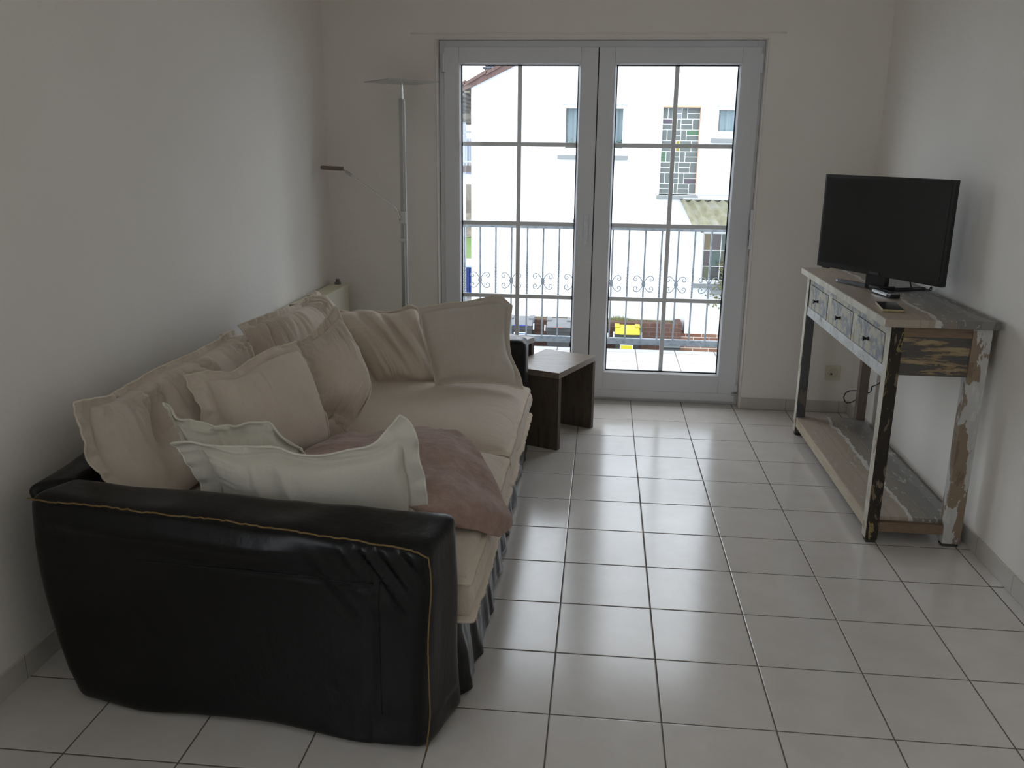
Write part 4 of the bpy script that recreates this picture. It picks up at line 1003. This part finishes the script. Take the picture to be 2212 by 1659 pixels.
# plants standing behind the pane
for (X, s) in ((-0.52, 1), (0.36, 1.2)):
    b = NB(); random.seed(int(X*100))
    for k in range(60):
        p = V((X+random.gauss(0, 0.055), FY+0.19+random.gauss(0, 0.012), 1.46+abs(random.gauss(0, 0.05))*s)); d = V((random.uniform(-1, 1), random.uniform(-0.4, 0.4), random.uniform(-0.4, 1))).normalized()*0.035; n_ = V((d.z, 0.4*d.x, -d.x)).normalized()*0.012
        b.faces.new([b.verts.new(p), b.verts.new(p+d*0.5+n_), b.verts.new(p+d), b.verts.new(p+d*0.5-n_)])
    o = obj('window_plant', b, plain('leaf_green', srgb(70, 104, 62) if X > 0 else srgb(150, 156, 110), 0.7))
    tag(o, ('dark green' if X > 0 else 'pale yellowish')+' pot plant behind the pane of the middle neighbour window, '+('right' if X > 0 else 'left')+' side', 'plant')
    b = NB(); tube(b, [(X, FY+0.19, 1.42), (X, FY+0.19, 1.50)], 0.004, 6); obj('stem', b, plain('stem_green', srgb(80, 96, 60), 0.8), o)
    b = NB(); tube(b, [(X, FY+0.19, 1.395), (X, FY+0.19, 1.44)], 0.04, 14, rad=[0.03, 0.04]); obj('pot', b, plain('pot_clay', srgb(150, 96, 70), 0.8), o, smooth='auto')
# glass block window: basket-weave blocks
x0, x1, z0, z1 = GB
gbw = empty('glass_block_window', ((x0+x1)/2, FY+0.1, z0)); gbw.parent = house; gbw.location = V(((x0+x1)/2, FY+0.1, z0))-wloc(house)
b = NB(); box(b, x0+0.008, x1-0.008, FY+0.085, FY+0.15, z0+0.02, z1-0.035); obj('mortar', b, plain('pale_mortar', srgb(232, 236, 230), 0.8), gbw)
GBM = [m_ for m_ in (M('block_grey', srgb(128, 136, 134), 0.6, spec=0.2).m, M('block_green', srgb(104, 142, 112), 0.6, spec=0.2).m, M('block_yellow', srgb(170, 160, 60), 0.6, spec=0.2).m, M('block_violet', srgb(110, 100, 112), 0.6, spec=0.2).m, M('block_pale', srgb(168, 176, 184), 0.6, spec=0.2).m)]
rows = 8; ch = (z1-z0-0.055)/rows; cw = (x1-x0-0.016)/4.0
colx = [x0+0.008, x0+0.008+cw, x0+0.008+2*cw, x0+0.008+3*cw, x1-0.008]
special = {(0, 0, 'T'): 3, (1, 0, 'T'): 3}
for r in range(rows):
    zt = z1-0.035-r*ch
    even = r % 2 == 0
    # a row holds wide pairs (stacked) and upright pairs alternately: widths in units of a quarter
    lay = [('U', 0, 1.1), ('W', 1.1, 0.95), ('N', 2.05, 0.6), ('W', 2.65, 1.35)] if even else [('W', 0, 1.15), ('U', 1.15, 0.85), ('W', 2.0, 1.25), ('N', 3.25, 0.75)]
    for kind, xo, ww in lay:
        a0 = x0+0.008+xo*cw; a1 = a0+ww*cw; g = 0.007
        if kind == 'U': cells = [(a0, (a0+a1)/2, zt-ch, zt), ((a0+a1)/2, a1, zt-ch, zt)]
        elif kind == 'N': cells = [(a0, a1, zt-ch, zt)]
        else: cells = [(a0, a1, zt-ch/2, zt), (a0, a1, zt-ch, zt-ch/2)]
        for ci, (c0, c1, d0, d1) in enumerate(cells):
            m_ = 0
            if (r, kind) == (0, 'W') and xo < 2: m_ = 4
            if r == 1 and xo == 0 and ci == 0: m_ = 3
            if r == 2 and xo > 2.5 and ci == 0: m_ = 1
            if r == 3 and xo == 1.15 and ci == 1: m_ = 2
            if r == 4 and xo == 0 and ci == 0: m_ = 1
            if r == 6 and xo > 2.5 and ci == 1: m_ = 3
            b = NB(); box(b, c0+g, c1-g, FY+0.070, FY+0.0845, d0+g, d1-g, 0.006, 1); obj('glass_block', b, GBM[m_], gbw)
b = NB(); box(b, x0-0.04, x1+0.035, FY-0.07, FY+0.06, z0-0.062, z0-0.002, 0.008); obj('sill', b, SILL, gbw)
b = NB(); box(b, x0, x1, FY-0.002, FY+0.1, z1-0.03, z1+0.0); box(b, x1-0.008, x1, FY-0.002, FY+0.1, z0, z1-0.03); obj('brick_reveal', b, plain('orange_brick', srgb(206, 158, 130), 0.8), gbw)
# chimney-like dormer with a small tiled roof
b = NB(); box(b, -2.40, -1.2, 17.0, 18.2, 2.3, 2.98); obj('dormer_wall', b, REND, house)
b = NB()
for k in range(12): box(b, -2.50+k*0.095, -2.50+k*0.095+0.080, 16.9, 17.5, 3.02, 3.055, 0.012, 1); box(b, -2.50+k*0.095, -2.50+k*0.095+0.080, 17.3, 17.9, 3.09, 3.14, 0.012, 1)
box(b, -2.46, -1.2, 16.95, 18.3, 2.97, 3.022)
obj('dormer_roof', b, plain('grey_tiles', srgb(124, 132, 144), 0.6), house)
# side balcony of the house
b = NB(); box(b, -4.2, -2.39, 17.8, 21.5, 0.90, 1.045); obj('balcony_slab', b, plain('brown_fascia', srgb(116, 96, 92), 0.7), house)
b = NB(); box(b, -4.2, -2.39, 17.85, 17.89, 1.75, 1.80); 
for k in range(26): box(b, -4.18+k*0.07, -4.18+k*0.07+0.018, 17.86, 17.88, 1.04, 1.76)
box(b, -4.2, -2.39, 17.85, 17.89, 1.12, 1.15); obj('balcony_rail', b, plain('pale_metal_rail', srgb(196, 204, 208), 0.5), house)
b = NB(); box(b, -3.075, -3.015, 17.92, 17.98, GZ+0.0, 2.15); obj('balcony_post', b, plain('white_post', srgb(214, 222, 230), 0.5), house)
b = NB(); box(b, -3.4, -2.40, 17.9, 18.0, 2.12, 2.22); obj('balcony_beam', b, plain('pale_beam', srgb(196, 200, 200), 0.7), house)
# porch with canopy and stained window
pf = 14.3
b = NB(); SW = (1.926, 2.90, -0.905, -0.005)
wall_holes(b, 1.69, 8.4, -1.88, 0.50, pf, FY-0.001, [SW]); obj('porch_wall', b, REND, house)
b = NB(); box(b, 1.63, 8.4, pf-0.02, FY-0.002, GZ, -1.88); obj('plinth', b, BRICK2, house)
b = NB(); N = 90; Y0_, Y1_ = FY, 12.1; z0_, z1_ = 0.56, 0.30
for k in range(N):
    xa = 1.50+(4.6-1.50)*k/N; xb = 1.50+(4.6-1.50)*(k+1)/N; wv = lambda x: 0.024*math.sin((x-1.50)*2*math.pi/0.177)
    vs = [(xa, Y0_, z0_+wv(xa)), (xb, Y0_, z0_+wv(xb)), (xb, Y1_, z1_+wv(xb)), (xa, Y1_, z1_+wv(xa))]
    t = [b.verts.new(p) for p in vs]; u_ = [b.verts.new((p[0], p[1], p[2]-0.008)) for p in vs]
    b.faces.new(t); b.faces.new(u_[::-1]); b.faces.new((t[3], t[2], u_[2], u_[3]))
bmesh.ops.remove_doubles(b, verts=b.verts, dist=0.0005)
a = M('mossy_corrugated', srgb(150, 148, 128), 0.8); a.color(a.ramp(a.noise(3, 5, 0.6, src=a.map((3, 0.7, 1))), [(0.3, srgb(168, 168, 158)), (0.55, srgb(150, 148, 116)), (0.75, srgb(118, 116, 84))]))
obj('porch_roof', b, a.m, house, smooth='auto')
b = NB(); box(b, 1.54, 4.6, FY-0.10, FY-0.002, 0.575, 0.60); box(b, 1.62, 4.6, FY-0.03, FY-0.002, 0.66, 0.675); obj('flashing', b, plain('zinc', srgb(190, 198, 206), 0.4, 0.3), house)
x0, x1, z0, z1 = SW
b = NB(); t = 0.03; ya, yb = pf+0.06, pf+0.10
xs_ = [x0, x0+0.15, x0+0.336, x0+0.54, x0+0.75, x1]; zs_ = [z0, z0+0.285, z0+0.575, z1]
for i, x in enumerate(xs_): h_ = t if i in (0, 5) else 0.006; box(b, x-h_*(i != 0)+0, x+h_*(i != 5), ya, yb, z0, z1)
for i, z in enumerate(zs_): h_ = t if i in (0, 3) else 0.006; box(b, x0, x1, ya+0.001, yb-0.001, z-h_*(i != 0), z+h_*(i != 3))
sw = obj('stained_window', b, plain('white_window_bars', srgb(232, 232, 228), 0.5), house)
pal = [['a', 'm', 'g', 'o', 'm'], ['m', 'g', 'o', 'a', 'g'], ['o', 'd', 'd', 'g', 'd']]
cmap = {'a': srgb(150, 124, 66), 'm': srgb(96, 78, 76), 'g': srgb(74, 104, 92), 'o': srgb(98, 100, 62), 'd': srgb(50, 56, 48)}; cm = {k: plain('stained_'+k, v, 0.2) for k, v in cmap.items()}
for r in range(3):
    for c in range(5):
        b = NB(); box(b, xs_[c]+0.001, xs_[c+1]-0.001, pf+0.075, pf+0.085, zs_[r]+0.001, zs_[r+1]-0.001); obj('pane', b, cm[pal[2-r][c]], sw)
b = NB(); box(b, x0-0.14, x1+0.1, pf-0.08, pf+0.05, z0-0.10, z0-0.03, 0.008); obj('sill', b, SILL, sw)
b = NB(); box(b, x0-0.05, x0, pf-0.004, pf+0.06, z0-0.03, z1+0.03); box(b, x0-0.05, x1+0.05, pf-0.004, pf+0.06, z1, z1+0.03); obj('window_frame', b, plain('white_frame_outer', srgb(240, 240, 240), 0.5), sw)
# vine in front of the stained window
b = NB(); random.seed(5)
st = catmull([(2.20, pf-0.12, -1.28), (2.22, pf-0.12, -1.10), (2.30, pf-0.12, -0.88), (2.34, pf-0.12, -0.70), (2.38, pf-0.12, -0.50)], 30); tube(b, st, 0.004, 5)
for k in range(150):
    p = random.choice(st)+V((random.gauss(0, 0.07), random.gauss(0, 0.03), random.gauss(0, 0.03)));  d = V((random.uniform(-1, 1), random.uniform(-0.5, 0.5), random.uniform(-1, 0.6))).normalized()*0.05; n_ = V((d.z, 0.3*d.x, -d.x)).normalized()*0.018
    b.faces.new([b.verts.new(p), b.verts.new(p+d*0.5+n_), b.verts.new(p+d), b.verts.new(p+d*0.5-n_)])
# planter it grows from
o = obj('vine', b, plain('autumn_leaf', srgb(150, 146, 96), 0.8)); tag(o, 'sparse yellowish vine hanging in front of the stained window of the porch', 'plant')
b = NB(); box(b, 2.12, 2.32, pf-0.20, pf-0.082, -1.10, -1.02, 0.005); obj('bracket', b, SILL, o)

# brick planter in front of the house
pl_ = empty('brick_planter', (-1.0, 14.35, GZ), 'long dark brick planter wall along the foot of the white house', 'planter')
b = NB(); box(b, -5.5, 1.625, 14.15, 14.27, GZ, -1.665); box(b, 1.505, 1.625, 14.27, FY-0.001, GZ, -1.665); obj('brick_wall', b, BRICK, pl_)
b = NB(); box(b, -5.5, 1.505, 14.27, FY-0.001, GZ, -1.70); obj('soil', b, plain('soil', srgb(96, 84, 66), 1.0), pl_)
b = NB(); random.seed(9)
for k in range(900):
    x = random.uniform(-2.5, 1.5) if k < 500 else random.gauss(0.45, 0.25); p = V((min(1.48, x), random.uniform(14.2, 14.5), -1.70)); h = random.uniform(0.02, 0.06)+(0.05*math.exp(-((p.x-0.45)/0.2)**2)); d = V((random.gauss(0, 0.02), random.gauss(0, 0.02), h))
    b.faces.new([b.verts.new(p+V((-0.006, 0, 0))), b.verts.new(p+V((0.006, 0, 0))), b.verts.new(p+d)])
o = obj('planter_grass', b, plain('dry_grass', srgb(150, 152, 92), 0.9), pl_); o['kind'] = 'stuff'

# ================================================================== WHEELED BINS
def wheelie(X, Y, top, lidm, bodym, label, wd=0.47):
    H = 1.0; z0 = GZ; t = empty('wheeled_bin', (X, Y, z0), label, 'bin', 'wheeled bins in front of the brick planter')
    zt = top-0.10
    b = NB()
    def ringv(hw, y0, y1, z): return [b.verts.new((X-hw, y0, z)), b.verts.new((X+hw, y0, z)), b.verts.new((X+hw, y1, z)), b.verts.new((X-hw, y1, z))]
    R = [ringv(wd*0.38, Y-0.16, Y+0.20, z0+0.03), ringv(wd*0.455, Y-0.25, Y+0.24, zt-0.07), ringv(wd*0.46, Y-0.255, Y+0.24, zt-0.07), ringv(wd*0.50, Y-0.27, Y+0.25, zt-0.065), ringv(wd*0.50, Y-0.27, Y+0.25, zt)]
    for A, B in zip(R, R[1:]):
        for k in range(4): b.faces.new((A[k], A[(k+1) % 4], B[(k+1) % 4], B[k]))
    b.faces.new(R[0][::-1]); b.faces.new(R[-1])
    obj('body', b, bodym, t)
    b = NB(); cc = c8box(X-wd*0.49, X+wd*0.49, Y-0.29, Y+0.27, zt+0.002, top)
    for ix in (0, 1): cc[ix][1][1] = (cc[ix][1][1][0]*1, Y+0.20, top+0.0); cc[ix][0][1] = (X+(cc[ix][0][1][0]-X)*0.93, Y-0.20, top-0.02)
    rbox(b, cc, 0.025, (6, 6, 3)); box(b, X-wd*0.30, X+wd*0.30, Y-0.335, Y-0.28, zt+0.012, zt+0.035, 0.006)
    box(b, X-wd*0.49, X-wd*0.30, Y-0.06, Y+0.22, top-0.01, top+0.012, 0.010, 2); box(b, X+wd*0.30, X+wd*0.49, Y-0.06, Y+0.22, top-0.01, top+0.012, 0.010, 2)
    lid = obj('lid', b, lidm, t, smooth='auto')
    b = NB(); cyl(b, (X-wd*0.56, Y+0.27, zt+0.02), 0.014, wd*1.12, 12, 'x'); obj('handle_bar', b, bodym, t, smooth='auto')
    for s in (-1, 1):
        b = NB(); cyl(b, (X+s*wd*0.40-0.025, Y+0.20, z0+0.10), 0.10, 0.05, 24, 'x'); obj('wheel', b, GASKET, t, smooth='auto')
        b = NB(); box(b, X+s*wd*0.525-0.012, X+s*wd*0.525+0.012, Y-0.27, Y-0.22, zt-0.06, zt+0.045, 0.006); obj('side_clip', b, plain('pale_clip', srgb(200, 204, 208), 0.5), t)
    return t, zt
DG, LG = plain('dark_grey_plastic', srgb(74, 76, 76), 0.5), plain('sky_lit_lid', srgb(138, 140, 144), 0.45)  # lids: sky reflection put into a lighter grey than the bodies
YL, AN = plain('yellow_lid', srgb(236, 222, 40), 0.45), plain('anthracite_body', srgb(54, 58, 60), 0.5)
def sticker(par, X, Y, z, w_, h, col, border=None, dashes=None, dc=None):
    b = NB(); box(b, X-w_/2, X+w_/2, Y-0.003, Y, z-h/2, z+h/2)
    o = obj('sticker', b, plain('sticker_base', border or col, 0.6), par)
    b = NB(); g = 0.012; box(b, X-w_/2+g, X+w_/2-g, Y-0.0045, Y-0.003, z-h/2+g, z+h/2-g); obj('printed_field', b, plain('sticker_print', col, 0.6), o)
    if dashes:
        b = NB()
        for (dx, dz, dw, dh) in dashes: box(b, X+dx-dw/2, X+dx+dw/2, Y-0.006, Y-0.0045, z+dz-dh/2, z+dz+dh/2)
        obj('print_marks', b, plain('print_ink', dc, 0.6), o)
t1, z1_ = wheelie(-1.335, 13.80, -1.58, LG, DG, 'grey wheeled bin with a blue sticker furthest left in the row')
sticker(t1, -1.33, 13.512, -1.845, 0.23, 0.10, srgb(66, 130, 200), srgb(240, 244, 248), [(-0.05, 0, 0.018, 0.035), (-0.02, 0, 0.022, 0.026), (0.012, -0.002, 0.022, 0.03), (0.045, 0, 0.008, 0.026), (0.062, 0, 0.008, 0.026), (0.08, 0, 0.01, 0.026)], srgb(235, 240, 246))
b = NB(); box(b, -1.45, -1.22, 13.462, 13.466, z1_+0.014, z1_+0.034); obj('lid_strip', b, plain('blue_strip', srgb(60, 90, 200), 0.5), t1)
t2, z2_ = wheelie(-0.635, 13.80, -1.60, LG, DG, 'grey wheeled bin carrying one green and one white sticker')
sticker(t2, -0.635, 13.517, -1.885, 0.19, 0.075, srgb(96, 190, 60), None, [(-0.02, 0.012, 0.07, 0.010), (0.03, 0.010, 0.03, 0.010), (0.0, -0.010, 0.09, 0.009)], srgb(225, 245, 215))
sticker(t2, -0.65, 13.545, -2.085, 0.19, 0.065, srgb(236, 240, 250), srgb(248, 248, 248), [(-0.02, 0.0, 0.09, 0.006), (0.06, 0.0, 0.02, 0.016)], srgb(226, 190, 200))
b = NB(); box(b, -0.72, -0.55, 13.462, 13.466, z2_+0.014, z2_+0.034); obj('lid_strip', b, plain('red_strip', srgb(190, 130, 120), 0.5), t2)
wheelie(0.02, 13.84, -1.72, AN, AN, 'dark anthracite wheeled bin next to the yellow-lidded one, mostly behind the door frame')
t4, z4_ = wheelie(0.615, 13.84, -1.69, YL, AN, 'wheeled bin with a bright yellow lid and yellow sticker')
sticker(t4, 0.605, 13.575, -2.06, 0.235, 0.17, srgb(238, 226, 30), srgb(244, 244, 236), [(-0.03, -0.045, 0.03, 0.016)], srgb(150, 140, 60))
b = NB(); rbox(b, c8box(1.245, 1.56, 13.62, 13.98, GZ, -2.02), 0.02, (4, 4, 4)); o = obj('storage_box', b, AN, smooth='auto'); tag(o, 'low dark box with a pale grey lid at the right end of the brick planter', 'box')
b = NB(); rbox(b, c8box(1.235, 1.57, 13.60, 14.0, -2.018, -1.93), 0.02, (4, 4, 2)); obj('lid', b, plain('pale_grey_lid', srgb(140, 148, 148), 0.5), o, smooth='auto')
b = NB(); random.seed(3)
for k in range(70):
    p = V((0.80+random.gauss(0.06, 0.07), 13.1+random.gauss(0, 0.1), -2.28+abs(random.gauss(0, 0.05)))); d = V((random.uniform(-1, 1), random.uniform(-0.5, 0.5), random.uniform(0, 1))).normalized()*0.06; n_ = V((d.z, 0.3*d.x, -d.x)).normalized()*0.02
    b.faces.new([b.verts.new(p), b.verts.new(p+d*0.5+n_), b.verts.new(p+d), b.verts.new(p+d*0.5-n_)])
for k in range(5): tube(b, [(0.84+0.02*k, 13.1, GZ), (0.82+0.03*k, 13.1, -2.25)], 0.005, 5)
o = obj('shrub', b, plain('shrub_leaf', srgb(132, 130, 92), 0.8)); tag(o, 'small leafy shrub in front of the planter, right of the yellow-lidded bin', 'shrub')
# blue container on the yard
b = NB(); box(b, -4.8, -3.0, 22.6, 24.0, GZ, -1.86, 0.01)
for k in range(18): box(b, -4.78+k*0.1, -4.78+k*0.1+0.03, 22.57, 22.6, GZ+0.05, -1.92)
o = obj('blue_container', b, plain('blue_paint', srgb(44, 84, 176), 0.5)); tag(o, 'blue metal container beside the left corner of the white house', 'container')
b = NB(); box(b, -4.83, -2.97, 22.55, 24.03, -1.86, -1.80, 0.01); obj('rim', b, plain('pale_rim', srgb(200, 214, 230), 0.5), o)
